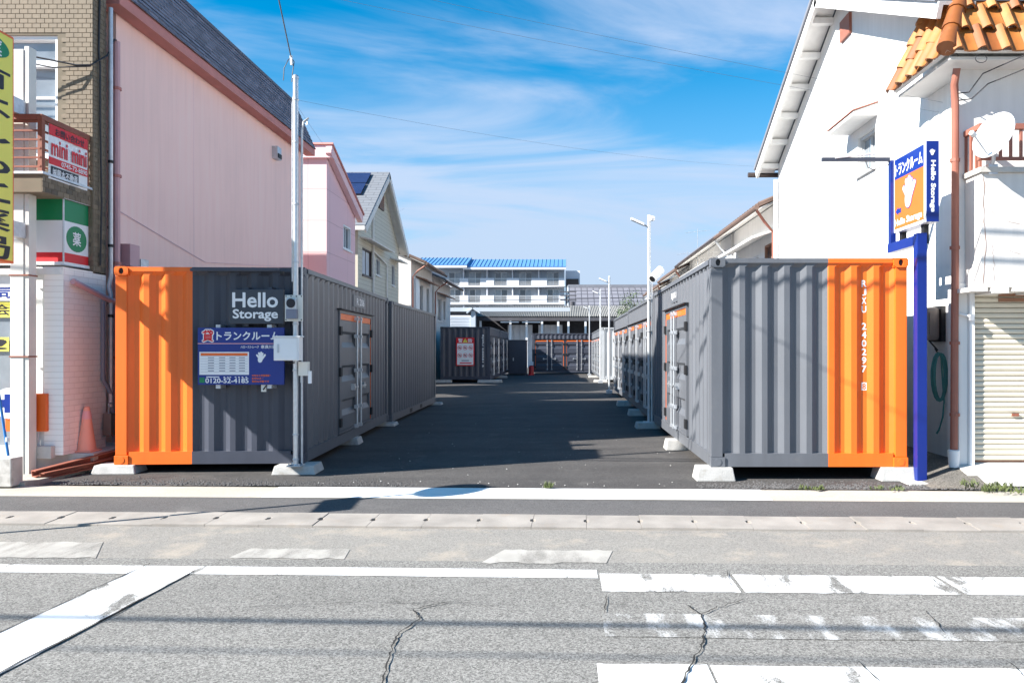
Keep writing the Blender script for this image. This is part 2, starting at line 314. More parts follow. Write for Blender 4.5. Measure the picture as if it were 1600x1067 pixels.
_tc = {}
def text_mesh(body):
    if body in _tc: return _tc[body]
    cu = bpy.data.curves.new('lettering', 'FONT'); cu.body = body; cu.size = 1.0; cu.fill_mode = 'FRONT'; cu.resolution_u = 3
    cu.offset = 0.006
    ob = bpy.data.objects.new('lettering', cu); C.objects.link(ob)
    dg = bpy.context.evaluated_depsgraph_get(); me = bpy.data.meshes.new_from_object(ob.evaluated_get(dg))
    vs = [tuple(v.co) for v in me.vertices]; fs = [tuple(p.vertices) for p in me.polygons]
    bpy.data.objects.remove(ob); bpy.data.curves.remove(cu); bpy.data.meshes.remove(me)
    _tc[body] = (vs, fs); return _tc[body]
def text(body, mp, u0, u1, v0, v1, w, m, parent, bold=0, rot=0, name='lettering', raw=False):
    """flat lettering fitted into the rectangle u0..u1, v0..v1 of a plane; bold = metres of thickening"""
    vs, fs = text_mesh(body)
    if not vs: return None
    if rot: vs = [(y, -x, 0) for x, y, z in vs]
    a0, a1 = min(v[0] for v in vs), max(v[0] for v in vs); b0, b1 = min(v[1] for v in vs), max(v[1] for v in vs)
    su = (u1 - u0) / max(a1 - a0, 1e-6); sv = (v1 - v0) / max(b1 - b0, 1e-6)
    mb = MB(mp); bold = bold if raw else min(bold * 0.55, (v1 - v0) * 0.022)
    offs = [(0, 0)] if not bold else [(0, 0), (bold, 0), (-bold, 0), (0, bold), (0, -bold), (bold * .7, bold * .7), (-bold * .7, -bold * .7), (bold * .7, -bold * .7), (-bold * .7, bold * .7)]
    for i, (du, dv) in enumerate(offs):
        mb.add([(u0 + (x - a0) * su + du, v0 + (y - b0) * sv + dv, w + i * 0.00012) for x, y, z in vs], fs)
    return mb.build(name, m, parent)

def wall_grid(mb, u0, u1, v0, v1, holes, w=0.0, depth=0.12):
    us = sorted({u0, u1, *[h[0] for h in holes], *[h[1] for h in holes]}); vs = sorted({v0, v1, *[h[2] for h in holes], *[h[3] for h in holes]})
    for i in range(len(us) - 1):
        for j in range(len(vs) - 1):
            a, b, c, d = us[i], us[i + 1], vs[j], vs[j + 1]; mu, mv = (a + b) / 2, (c + d) / 2
            if any(h[0] < mu < h[1] and h[2] < mv < h[3] for h in holes): continue
            mb.quad((a, c, w), (b, c, w), (b, d, w), (a, d, w))
    for a, b, c, d in holes:
        e = w - depth
        mb.quad((a, c, w), (b, c, w), (b, c, e), (a, c, e)); mb.quad((a, d, w), (b, d, w), (b, d, e), (a, d, e))
        mb.quad((a, c, w), (a, d, w), (a, d, e), (a, c, e)); mb.quad((b, c, w), (b, d, w), (b, d, e), (b, c, e))
    return mb
def window(parent, mp, u0, u1, v0, v1, fm='alu', gm='glass', panes=2, w=-0.1, fw=0.05, sill=True, proud=0.03, rows=1):
    f = MB(mp)
    f.box(u0, u1, v0, v0 + fw, w - 0.02, w + proud + 0.06); f.box(u0, u1, v1 - fw, v1, w - 0.02, w + proud + 0.06)
    f.box(u0, u0 + fw, v0 + fw, v1 - fw, w - 0.02, w + proud + 0.06); f.box(u1 - fw, u1, v0 + fw, v1 - fw, w - 0.02, w + proud + 0.06)
    if sill: f.box(u0 - 0.03, u1 + 0.03, v0 - 0.05, v0 - 0.002, w, 0.05)
    o = f.build('window', fm, parent)
    pw = (u1 - u0 - 2 * fw) / panes; ph = (v1 - v0 - 2 * fw) / rows
    for k in range(panes):
        for j in range(rows):
            a = u0 + fw + k * pw; b = v0 + fw + j * ph; s = MB(mp); t = 0.018; z = w + (0.012 if k % 2 else 0.03)
            s.box(a, a + t, b, b + ph, z - 0.015, z + 0.02); s.box(a + pw - t, a + pw, b, b + ph, z - 0.015, z + 0.02); s.box(a + t, a + pw - t, b, b + t, z - 0.015, z + 0.02); s.box(a + t, a + pw - t, b + ph - t, b + ph, z - 0.015, z + 0.02)
            s.build('sash', fm, o)
            MB(mp).quad((a + t, b + t, z), (a + pw - t, b + t, z), (a + pw - t, b + ph - t, z), (a + t, b + ph - t, z)).build('pane', gm, o)
    return o
# ------------------------------------------------------------------ ground, road, gutter, lot
TL = 0.0314                                               # the road runs 1.8 degrees off the camera's cross axis
def rp(x, y0, z): return (x, y0 - TL * x, z)
def strip(name, y0, y1, z0, z1, m, x0=-90, x1=90, parent=None, nx=1):
    mb = MB()
    for k in range(nx):
        a, b = x0 + (x1 - x0) * k / nx, x0 + (x1 - x0) * (k + 1) / nx
        mb.quad(rp(a, y0, z0), rp(b, y0, z0), rp(b, y1, z1), rp(a, y1, z1))
    return mb.build(name, m, parent)
LOT = 0.10
struct(MB().quad((-900, -600, -0.05), (900, -600, -0.05), (900, 1500, -0.05), (-900, 1500, -0.05)).build('ground', 'ground_dirt'))
road = struct(strip('road', -12, 6.12, 0, 0, 'road_asphalt'))
shoulder = struct(strip('road_shoulder', 6.12, 7.17, 0.0, 0.012, 'shoulder_asphalt'))
sidewalk = struct(strip('sidewalk', 7.64, 8.31, 0.045, 0.07, 'strip_asphalt'))
band = struct(strip('concrete_band', 8.31, 8.87, 0.072, 0.086, 'band_concrete'))
strip('painted_band', 8.315, 8.865, 0.0765, 0.0905, 'band_white', wx(412, 8.5), wx(1198, 8.5), band)
# lot asphalt with a ragged front edge
mb = MB(); xs = [-6.3 + 12.2 * k / 120 for k in range(121)]; fr = []
for x in xs:
    fr.append((x, 8.87 - TL * x + random.uniform(-0.012, 0.022) + (0.06 * max(0, math.sin(x * 3.1)) if x < -2.2 or x > 2.6 else 0), 0.090))
for i in range(120):
    a, b = fr[i], fr[i + 1]
    mb.quad(a, b, (b[0], 9.3, LOT), (a[0], 9.3, LOT))
mb.quad((-6.3, 9.3, LOT), (5.9, 9.3, LOT), (5.9, 70, LOT), (-6.9, 70, LOT))
lot = struct(mb.build('storage_lot', 'lot_asphalt'))
struct(MB().quad((-7.6, 36, 0.095), (6.2, 36, 0.095), (9, 110, 0.095), (-30, 110, 0.095)).build('yard_ground', 'lot_asphalt'))
# long seam in the lot paving
def crack(name, pts, w, z, parent, jit=0.02, sub=8, m='crack', seg=None):
    P = []
    for i in range(len(pts) - 1):
        for k in range(sub):
            t = k / sub; P.append([pts[i][0] + (pts[i + 1][0] - pts[i][0]) * t + random.gauss(0, jit), pts[i][1] + (pts[i + 1][1] - pts[i][1]) * t + random.gauss(0, jit)])
    P.append(list(pts[-1])); mb = MB(); vs = []; fs = []
    for i, p in enumerate(P):
        a = Vector(P[min(i + 1, len(P) - 1)]) - Vector(P[max(i - 1, 0)]); a.normalize(); n = Vector((-a.y, a.x))
        ww = 0.6 * w * random.uniform(0.35, 1.3) * (0.3 if i in (0, len(P) - 1) else 1)
        vs += [(p[0] + n.x * ww, p[1] + n.y * ww, z), (p[0] - n.x * ww, p[1] - n.y * ww, z)]
    for i in range(len(P) - 1): fs.append((2 * i, 2 * i + 1, 2 * i + 3, 2 * i + 2))
    mb.add(vs, fs); return mb.build(name, m, parent)
def gp(px, py, h=CZ):                                     # survey point on level ground h below the eye
    D = F * h / (py - CY); return (wx(px, D), D)
crack('seam', [gp(895, 706, 1.62), gp(950, 702, 1.62), gp(1045, 697, 1.62)], 0.008, LOT + 0.004, lot, 0.008)
# gutter blocks
gut = struct(strip('gutter', 7.16, 7.645, -0.02, -0.015, 'crack'))
BL = 0.525
bm_poly = [(0.0012, 0), (BL - 0.0012, 0), (BL - 0.0012, 0.185), (BL - 0.026, 0.20), (BL - 0.026, 0.27), (BL - 0.0012, 0.285), (BL - 0.0012, 0.465), (0.0012, 0.465), (0.0012, 0.285), (0.024, 0.27), (0.024, 0.2), (0.0012, 0.185)]
proto = None
for k in range(-15, 11):
    x = k * BL + 0.22
    if proto is None: proto = MB().prism(bm_poly, 0, 0.08).build('gutter_block', 'gutter_concrete', gut, bev=0.002); o = proto
    else: o = proto.copy(); C.objects.link(o)
    o.location = (x, 7.172 - TL * x, -0.045 + random.uniform(-0.004, 0.004)); o.rotation_euler = (R(2.2), R(random.uniform(-.3, .3)), -math.atan(TL))
# road markings
def marking(poly, m, z=0.004, parent=road):
    return MB().quad(*[(x, y, z) for x, y in poly]).build('road_marking', m, parent)
def bar(x0, x1, y0, y1, m, z=0.004):
    def e(n, xa, xb, y):                                  # ragged painted edge
        return [(xa + (xb - xa) * k / n, y + random.uniform(-0.008, 0.008)) for k in range(n + 1)]
    p = e(14, x0, x1, y0) + e(14, x1, x0, y1)
    return marking([(x, y - TL * x) for x, y in p], m, z)
bar(-12, wx(933, 5.8), 5.69, 5.90, 'paint_solid')
cw0 = wx(940, 5.5)
for (ya, yb, m, segs) in ((5.385, 5.80, 'paint_worn', ((0, 0.98), (1.01, 2.52), (2.55, 6))), (4.53, 4.93, 'paint_faded', ((-0.03, 6),)), (3.62, 4.14, 'paint_solid', ((0, 0.6), (0.615, 2.4), (2.41, 6)))):
    for a, b in segs: bar((cw0 if ya > 4 else wx(935, 3.95)) + a, (cw0 if ya > 4 else wx(935, 3.95)) + b, ya, yb, m)
d1, d2, d3, d4 = gp(222, 887), gp(303, 893), gp(0, 1055), gp(0, 990)
ex = lambda a, b, t: (a[0] + (b[0] - a[0]) * t, a[1] + (b[1] - a[1]) * t)
mid = 0.5
marking([d1, d2, ex(d2, d3, 0.34), ex(d1, d4, 0.30)], 'paint_solid', 0.008)
marking([ex(d1, d4, 0.30), ex(d2, d3, 0.34), ex(d2, d3, 0.6), ex(d1, d4, 0.6)], 'paint_half', 0.008)
marking([ex(d1, d4, 0.6), ex(d2, d3, 0.6), ex(d2, d3, 1.6), ex(d1, d4, 1.6)], 'paint_solid', 0.008)
crack('crack', [ex(d1, d4, -0.08), d1, ex(d1, d4, 0.5), ex(d1, d4, 1.6)], 0.009, 0.012, road, 0.006)
crack('crack', [ex(d2, d3, -0.02), ex(d2, d3, 0.5), ex(d2, d3, 1.6)], 0.008, 0.012, road, 0.006)
for pts, w in (([(596, 1075), (604, 1045), (612, 1012), (625, 990), (657, 968), (645, 955), (668, 948), (705, 942)], 0.010), ([(1062, 1075), (1078, 1045), (1096, 1010), (1102, 985), (1096, 962), (1072, 947)], 0.010), ([(1096, 962), (1122, 950), (1165, 938)], 0.007),
               ([(1000, 700 + 250), (960, 946), (900, 944)], 0.003), ([(820, 948), (700, 942), (540, 944), (440, 948), (380, 950)], 0.004), ([(1445, 955), (1462, 972), (1478, 992)], 0.006), ([(1340, 1035), (1375, 1067)], 0.006), ([(1575, 1036), (1605, 1062)], 0.006), ([(948, 930), (944, 960)], 0.006), ([(1165, 957), (1310, 955), (1600, 958)], 0.003), ([(1136, 893), (1142, 920)], 0.005), ([(1448, 897), (1470, 918)], 0.005), ([(440, 930), (420, 942)], 0.004)):
    crack('crack', [gp(*p) for p in pts], w, 0.012, road, 0.005, 6)
# old worn paint on the shoulder
for q in ((-40, 848, 160, 872), (355, 858, 548, 873), (752, 860, 957, 880)):
    lo_, hi_ = gp(q[0], q[3]), gp(q[2], q[1]); xl, xr = gp(q[0], q[3])[0], gp(q[2], q[3])[0] - 0.05; P = []
    for k in range(15): P.append((xl + (xr - xl) * k / 14, lo_[1] + random.uniform(-0.02, 0.03)))
    for k in range(15): P.append((gp(q[2], q[1])[0] + (gp(q[0], q[1])[0] + 0.2 - gp(q[2], q[1])[0]) * k / 14, hi_[1] + random.uniform(-0.03, 0.02)))
    MB().quad(*[(x, y, 0.004 + 0.012 * max(0, (y + TL * x - 6.12)) / 1.05) for x, y in P]).build('road_marking', 'paint_old', shoulder)
# right hand apron before the garage, left hand raised terrace before the shop
GZ = 0.31                                                 # garage floor
ap_ = MB(); ap_.quad((4.90, 8.92, 0.112), (13, 8.5, 0.112), (13, 9.7, GZ), (4.98, 9.7, GZ)); ap_.quad((4.90, 8.92, 0.112), (4.98, 9.7, GZ), (4.98, 9.7, 0.0), (4.90, 8.92, 0.0)); struct(ap_.build('garage_apron', 'apron_concrete'))
gv = MB(); gv.quad((4.30, 8.80, 0.104), (4.98, 8.80, 0.106), (5.14, 9.75, 0.29), (4.30, 9.9, 0.106)); gv.quad((4.30, 9.9, 0.106), (5.14, 9.75, 0.29), (5.14, 19, 0.27), (4.30, 19, 0.106)); struct(gv.build('gravel_patch', 'gravel'))
struct(MB().prism([(-16, 9.82), (-6.85, 9.82), (-6.6, 10.04), (-6.24, 10.04), (-6.24, 11.3), (-16, 11.3)], -0.02, 0.34).build('shop_terrace', 'old_concrete', bev=0.015))
struct(MB().prism([(-16, 8.9), (-6.45, 9.05), (-6.3, 10.03), (-16, 10.03)], 0.0, 0.13).build('shop_forecourt', 'band_concrete'))
# debris on the lot
peb = MB()
for k in range(70):
    x = random.uniform(-3.0, 1.7); y = random.choice((random.uniform(9.0, 12), random.uniform(9, 17), random.uniform(8.9, 9.3))); s = random.uniform(0.003, 0.010)
    peb.add([(x - s, y - s, LOT), (x + s, y - s * .6, LOT), (x + s * .7, y + s, LOT), (x - s, y + s * .8, LOT), (x, y, LOT + s * 1.2)], [(0, 1, 4), (1, 2, 4), (2, 3, 4), (3, 0, 4)])
o = peb.build('pebbles', 'old_concrete'); o['kind'] = 'stuff'; tag(o, 'small pale stones scattered over the dark lot asphalt', 'pebbles')
rim = MB()                                                # coarse loose asphalt along the lot's front edge
for k in range(2600):
    x = random.choice((random.uniform(-6.2, -1.8), random.uniform(1.6, 5.4))); y = 8.9 - TL * x + abs(random.gauss(0, 0.22)); s = random.uniform(0.005, 0.013); z = 0.095
    rim.add([(x - s, y - s, z), (x + s, y - s, z), (x + s, y + s, z), (x - s, y + s, z), (x + s * random.uniform(-.5, .5), y, z + s * 1.5)], [(0, 1, 4), (1, 2, 4), (2, 3, 4), (3, 0, 4)])
o = rim.build('loose_gravel', 'strip_asphalt'); o['kind'] = 'stuff'; tag(o, 'loose dark grit along the front edge of the lot', 'gravel')

# ------------------------------------------------------------------ containers
W, L_, H = 2.438, 6.058, 2.591
PW = 0.15
def corr(mb, u0, u1, v0, v1, pitch=0.278, depth=0.04, w=-0.014, phase=0.0):
    prof = []; u = u0 - phase
    a = pitch * 0.25
    pts = []
    while u < u1 + pitch:
        pts += [(u, w), (u + a, w), (u + 2 * a, w - depth), (u + 3 * a, w - depth)]; u += pitch
    def at(x):
        for (p, q) in zip(pts, pts[1:]):
            if p[0] <= x <= q[0]: return p[1] + (q[1] - p[1]) * ((x - p[0]) / max(q[0] - p[0], 1e-9))
        return w
    prof = [(u0, at(u0))] + [p for p in pts if u0 + 1e-4 < p[0] < u1 - 1e-4] + [(u1, at(u1))]
    n = len(prof); t = 0.05                               # the folds are pressed flat at head and foot
    vs = [(p, v0, q) for p, q in prof] + [(p, v1 - t, q) for p, q in prof] + [(p, v1, w) for p, q in prof]
    mb.add(vs, [(i, i + 1, n + i + 1, n + i) for i in range(n - 1)] + [(n + i, n + i + 1, 2 * n + i + 1, 2 * n + i) for i in range(n - 1)])
def casting(parent, mp, m, u0, u1, v0, v1, kind):
    """corner casting face with a real hand hole (top) or a round plug (bottom)"""
    mb = MB(mp); mb.box(u0, u1, v0, v1, -0.10, -0.002)
    cu, cv = (u0 + u1) / 2, (v0 + v1) / 2; n = 16; ru, rv = 0.032, 0.042
    if kind == 'top':
        ov = []
        for k in range(n):
            t = 2 * math.pi * k / n; c, s = math.cos(t), math.sin(t); f = min((u1 - u0) / 2 / max(abs(c), 1e-6), (v1 - v0) / 2 / max(abs(s), 1e-6)); ov.append((cu + c * f, cv + s * f))
        iv = [(cu + ru * math.cos(2 * math.pi * k / n), cv + rv * math.sin(2 * math.pi * k / n)) for k in range(n)]
        mb.add([(a, b, 0.022) for a, b in ov] + [(a, b, 0.022) for a, b in iv] + [(a, b, 0.0) for a, b in iv] + [(a, b, -0.001) for a, b in ov],
               [(k, (k + 1) % n, n + (k + 1) % n, n + k) for k in range(n)] + [(n + k, n + (k + 1) % n, 2 * n + (k + 1) % n, 2 * n + k) for k in range(n)] + [(k, (k + 1) % n, 3 * n + (k + 1) % n, 3 * n + k) for k in range(n)])
        o = mb.build('corner_casting', m, parent)
        MB(mp).disc(cu, cv, ru, rv, -0.001, 0.001, 16).build('hand_hole', 'black', o)
    else:
        mb.box(u0, u1, v0, v1, -0.002, 0.022); mb.disc(cu, cv, 0.045, 0.045, 0.022, 0.028, 20)
        mb.build('corner_casting', m, parent, bev=0.004)
def door_pair(parent, mp, u0, u1, v0, v1, body, trim='orange_paint', sides=True):
    fw = 0.06
    fr = MB(mp); fr.box(u0, u0 + fw, v0, v1, -0.05, 0.012); fr.box(u1 - fw, u1, v0, v1, -0.05, 0.012); fr.box(u0 + fw, u1 - fw, v1 - 0.05, v1, -0.05, 0.010); fr.box(u0 + fw, u1 - fw, v0, v0 + 0.04, -0.05, 0.010)
    fr.build('door_frame', body, parent)
    t = MB(mp); t.box(u0 + fw, u1 - fw, v1 - 0.15, v1 - 0.052, -0.045, -0.004); t.build('door_seal', trim, parent)
    for q in (u0 + fw, u1 - fw - 0.028): MB(mp).box(q, q + 0.028, v0 + 0.04, v1 - 0.151, -0.045, 0.004).build('door_seal', trim if sides else body, parent)
    lip = MB(mp); lip.box(u0 - 0.05, u1 + 0.05, v1 + 0.002, v1 + 0.02, -0.03, 0.055); lip.build('drip_strip', 'black', parent)
    mid_ = (u0 + u1) / 2; a0, a1 = u0 + fw + 0.037, u1 - fw - 0.037
    for s, (p, q) in enumerate(((a0, mid_ - 0.006), (mid_ + 0.006, a1))):
        d = MB(mp); mg = 0.09; z0, z1 = v0 + 0.045, v1 - 0.155; hh = z1 - z0
        d.box(p, p + mg, z0, z1, -0.04, 0.0); d.box(q - mg, q, z0, z1, -0.04, 0.0)
        prof = [(0, 0)]
        for k in range(3):
            c = (0.13 + 0.31 * k) * hh; prof += [(c, 0), (c + 0.09, -0.038), (c + 0.22, -0.038), (c + 0.26, 0)]
        prof += [(hh, 0)]
        vs = [(p + mg, z0 + a, b - 0.001) for a, b in prof] + [(q - mg, z0 + a, b - 0.001) for a, b in prof]; n = len(prof)
        d.add(vs, [(i, i + 1, n + i + 1, n + i) for i in range(n - 1)])
        leaf = d.build('door', body, parent)
        bu = (q - 0.14) if s == 0 else (p + 0.14)
        if q - p < 0.5: bu = (p + q) / 2 + (0.1 if s == 0 else -0.1)
        lb = MB(mp); lb.tube([(bu, v0 + 0.0, 0.045), (bu, v1 - 0.06, 0.045)], 0.017, 8); lb.build('lock_bar', 'steel', leaf, smooth=2)
        for zz_ in (v0 + 0.03, v0 + 0.36, v0 + (v1 - v0) * 0.5, v1 - 0.4, v1 - 0.1): br = MB(mp); br.box(bu - 0.045, bu + 0.045, zz_ - 0.03, zz_ + 0.03, 0.0, 0.03); br.box(bu - 0.024, bu + 0.024, zz_ - 0.022, zz_ + 0.022, 0.03, 0.068); br.build('bracket', 'galv', leaf)
        hz = v0 + (v1 - v0) * 0.36; sg = -1 if s == 0 else 1
        hd = MB(mp); hd.box(min(bu, bu + sg * 0.30), max(bu, bu + sg * 0.30), hz - 0.014, hz + 0.014, 0.062, 0.074); hd.box(bu + sg * 0.24 - 0.035, bu + sg * 0.24 + 0.035, hz - 0.05, hz + 0.05, 0.0, 0.062); hd.build('handle', 'steel', leaf)
        hu = (p - 0.05) if s == 0 else (q + 0.05)
        for zz_ in (v0 + 0.18, v0 + (v1 - v0) * 0.5, v1 - 0.33):
            MB(mp).box(hu - 0.055, hu + 0.055, zz_ - 0.07, zz_ + 0.07, 0.0, 0.035).build('hinge', 'black', leaf, bev=0.006)
def container(label, loc, rotz=0.0, body='grey_paint', end=None, left=(), right=(), group='shipping containers on the lot', pockets=False, z0d=0.17, z1d=2.13, trim='orange_paint', corner=None, sides=True):
    """end: (split x, left material, right material) of the end that faces the road"""
    t = thing('storage_container', label, 'container', loc, rotz, group, local=True)
    sx, ml, mr_ = end or (W / 2, body, body); cl_, cr = corner or (ml, mr_)
    fr_ = lambda u, v, w: (u, -w, v); bk = lambda u, v, w: (W - u, L_ + w, v); lf = lambda u, v, w: (-w, L_ - u, v); rt = lambda u, v, w: (W + w, u, v)
    for x0, x1, y0, y1, m in ((0, PW, 0, PW, cl_), (W - PW, W, 0, PW, cr), (0, PW, L_ - PW, L_, body), (W - PW, W, L_ - PW, L_, body)):
        MB().box(x0 + .001, x1 - .001, y0 + .001, y1 - .001, 0.118, H - 0.118).build('corner_post', m, t, bev=0.008)
    for mp, ms in ((fr_, (cl_, cr)), (bk, (body, body))):
        for (u0, u1, m) in ((-0.004, 0.174, ms[0]), (W - 0.174, W + 0.004, ms[1])):
            casting(t, mp, m, u0, u1, H - 0.118, H, 'top'); casting(t, mp, m, u0, u1, 0.0, 0.118, 'bottom')
    # end walls and rails, split where the paint changes
    for a, b, m in ((PW, sx, ml), (sx, W - PW, mr_)):
        if b - a < 0.02: continue
        mb = MB(fr_); corr(mb, a, b, 0.165, H - 0.06, phase=(a - PW) % 0.278 + 0.07); mb.build('end_wall', m, t)
        lo, hi = (0.174 if a == PW else a), (W - 0.174 if b == W - PW else b)
        MB(fr_).box(lo, hi, 0.0, 0.165, -0.12, 0.004).build('bottom_rail', m, t, bev=0.004 if False else 0)
        MB(fr_).box(lo, hi, H - 0.062, H - 0.005, -0.1, 0.004).build('top_rail', m, t)
    mb = MB(bk); corr(mb, PW, W - PW, 0.165, H - 0.06); mb.build('end_wall', body, t)
    MB(bk).box(0.174, W - 0.174, 0, 0.165, -0.12, 0.0).build('bottom_rail', body, t); MB(bk).box(0.174, W - 0.174, H - 0.062, H - 0.005, -0.1, 0).build('top_rail', body, t)
    for mp, doors in ((lf, left), (rt, right)):
        MB(mp).box(PW, L_ - PW, 0.0, 0.155, -0.06, -0.002).build('bottom_rail', body, t); MB(mp).box(0.174, L_ - 0.174, H - 0.065, H - 0.004, -0.06, 0.004).build('top_rail', body, t)
        mb = MB(mp); cur = PW
        for (a, b) in doors:
            if a - cur > 0.03: corr(mb, cur, a, 0.155, H - 0.06, depth=0.036, phase=(cur - PW) % 0.278)
            corr(mb, a, b, z1d + 0.02, H - 0.06, depth=0.03, phase=(a - PW) % 0.278); cur = b
        if L_ - PW - cur > 0.03: corr(mb, cur, L_ - PW, 0.155, H - 0.06, depth=0.036, phase=(cur - PW) % 0.278)
        mb.build('side_wall', body, t)
        for (a, b) in doors: door_pair(t, mp, a, b, z0d, z1d, body, trim=trim, sides=sides)
        if pockets and mp is rt:
            for c in (2.2, 3.6): MB(mp).box(c - 0.17, c + 0.17, 0.025, 0.12, -0.05, 0.0).build('fork_pocket', 'black', t)
    MB().box(0.02, W - 0.02, 0.05, L_ - 0.05, H - 0.03, H - 0.012).build('roof', 'roof_sheet', t)
    MB().box(0.05, W - 0.05, 0.08, L_ - 0.08, 0.10, 0.15).build('floor', 'black', t)
    return t
fR = lambda u, v, w: (u, -w, v)
LZ = 0.215
c1 = container('grey container with orange left third of its end, beside the steel meter pole', (-5.865, 9.885, LZ), R(2.75), end=(0.985, 'orange_paint', 'dark_paint'), corner=('orange_paint', 'dark_paint'), body='grey_paint', right=((1.85, 4.3),))
rt = lambda u, v, w: (W + w, u, v)
MB(rt).box(2.9, 3.85, 2.24, 2.44, -0.05, -0.0125).build('number_panel', 'grey_paint', c1); text('R 206', rt, 3.15, 3.75, 2.28, 2.40, -0.011, 'white_print', c1, 0.004)
c2 = container('plain grey container without doors, second behind the left orange one', (-6.12, 16.2, 0.17), R(0.75), body='grey_paint', pockets=True)
RZ = 0.265
c3 = container('grey container with orange right end panel, beside the blue sign post', (1.835, 9.38, RZ), 0, end=(1.455, 'grey_paint', 'orange_paint'), corner=('grey_paint', 'orange_paint'), left=((L_ - 4.15, L_ - 1.80),))
lf = lambda u, v, w: (-w, L_ - u, v)
MB(lf).box(2.5, 3.2, 2.24, 2.44, -0.05, -0.0125).build('number_panel', 'grey_paint', c3); text('RJXU', lf, 2.55, 3.1, 2.28, 2.40, -0.011, 'white_print', c3, 0.004)
y = 2.03; num = MB
for i, ch in enumerate('RJXU 240297 8'):
    h = 0.105; yv = 2.235 - i * 0.108 * 0.985
    if ch == ' ': continue
    if ch == '8':
        MB(fR).prism([(1.890, yv - 0.012), (1.954, yv - 0.012), (1.954, yv + 0.085), (1.890, yv + 0.085)], -0.0535, -0.052).build('number_box', 'white_print', c3)
        text('8', fR, 1.903, 1.941, yv - 0.002, yv + 0.075, -0.0505, 'orange_paint', c3, 0.002)
    else: text(ch, fR, 1.893 + (0.006 if ch == 'J' else 0), 1.950, yv, yv + 0.082, -0.0525, 'white_print', c3, 0.004)
D3 = ((0.2, 2.05), (2.1, 3.95), (4.0, 5.85))
c4 = container('grey container with three pairs of doors, just behind the first lamp post', (1.86, 15.66, 0.25), 0, left=D3, sides=False)
c5 = container('grey container with three pairs of doors, ending at the second lamp post', (1.87, 21.85, 0.24), 0, left=D3, sides=False)
c6 = container('container with a sunlit pale end past the gap in the right row, by the third lamp post', (1.90, 37.5, 0.22), 0, end=(1.2, 'sunlit_grey', 'sunlit_grey'), left=D3, sides=False)
c7 = container('grey container with doors at the far end of the right row', (1.90, 43.7, 0.22), 0, left=D3, sides=False)
c8 = container('dark container with the red bordered warning board on its end', (-6.02, 37.0, 0.24), 0, body='dark_paint', right=((0.2, 3.0), (3.05, 5.85)), trim='dark_paint')
c9 = container('dark container behind the one with the warning board', (-6.02, 43.2, 0.24), 0, body='dark_paint', right=((0.2, 3.0), (3.05, 5.85)), trim='dark_paint')
c10 = container('dark container with orange framed doors facing the road at the lot end', (4.0, 50.0, 0.2), R(90), body='dark_paint', left=((0.15, 2.15), (2.2, 4.05), (4.1, 5.9)), z1d=2.2)
text('RJXU 240281 5', fR, 2.03, 2.12, 0.62, 2.2, -0.0105, 'white_print', c8, 0.004, rot=1)
# flat dark locker and extinguisher at the lot end
t = thing('steel_cabinet', 'flat dark grey steel cabinet between the far containers', 'cabinet', (wx(808, 48), 48, LOT))
x0, x1 = wx(794, 48), wx(822, 48)
MB().box(x0, x1, 48, 49.6, LOT + 0.05, 2.28).build('body', 'dark_paint', t, bev=0.01); MB().box(x0 - 0.03, x1 + 0.03, 47.95, 49.65, 2.28, 2.33).build('lid', 'dark_paint', t)
MB().box(x0 + 0.03, x1 - 0.03, 47.975, 47.998, LOT + 0.09, 2.24).build('door', 'dark_paint', t); MB().box(x0 + 0.3, x0 + 0.36, 47.94, 47.973, 1.0, 1.2).build('handle', 'steel', t)
xe = wx(830, 47.5); t = thing('fire_extinguisher', 'red fire extinguisher box standing beside the far cabinet', 'extinguisher', (xe, 47.5, LOT))
MB().lathe([(0.15, LOT), (0.17, LOT + 0.02), (0.16, LOT + 0.5), (0.13, LOT + 0.58), (0.05, LOT + 0.62)], xe, 47.5).build('cylinder', 'red_plastic', t, smooth=2)
MB().box(xe - 0.14, xe + 0.14, 47.45, 47.55, LOT + 0.62, LOT + 0.85).build('sign_plate', 'white_print', t); MB().box(xe - 0.19, xe + 0.19, 47.3, 47.7, LOT, LOT + 0.06).build('base', 'red_plastic', t)
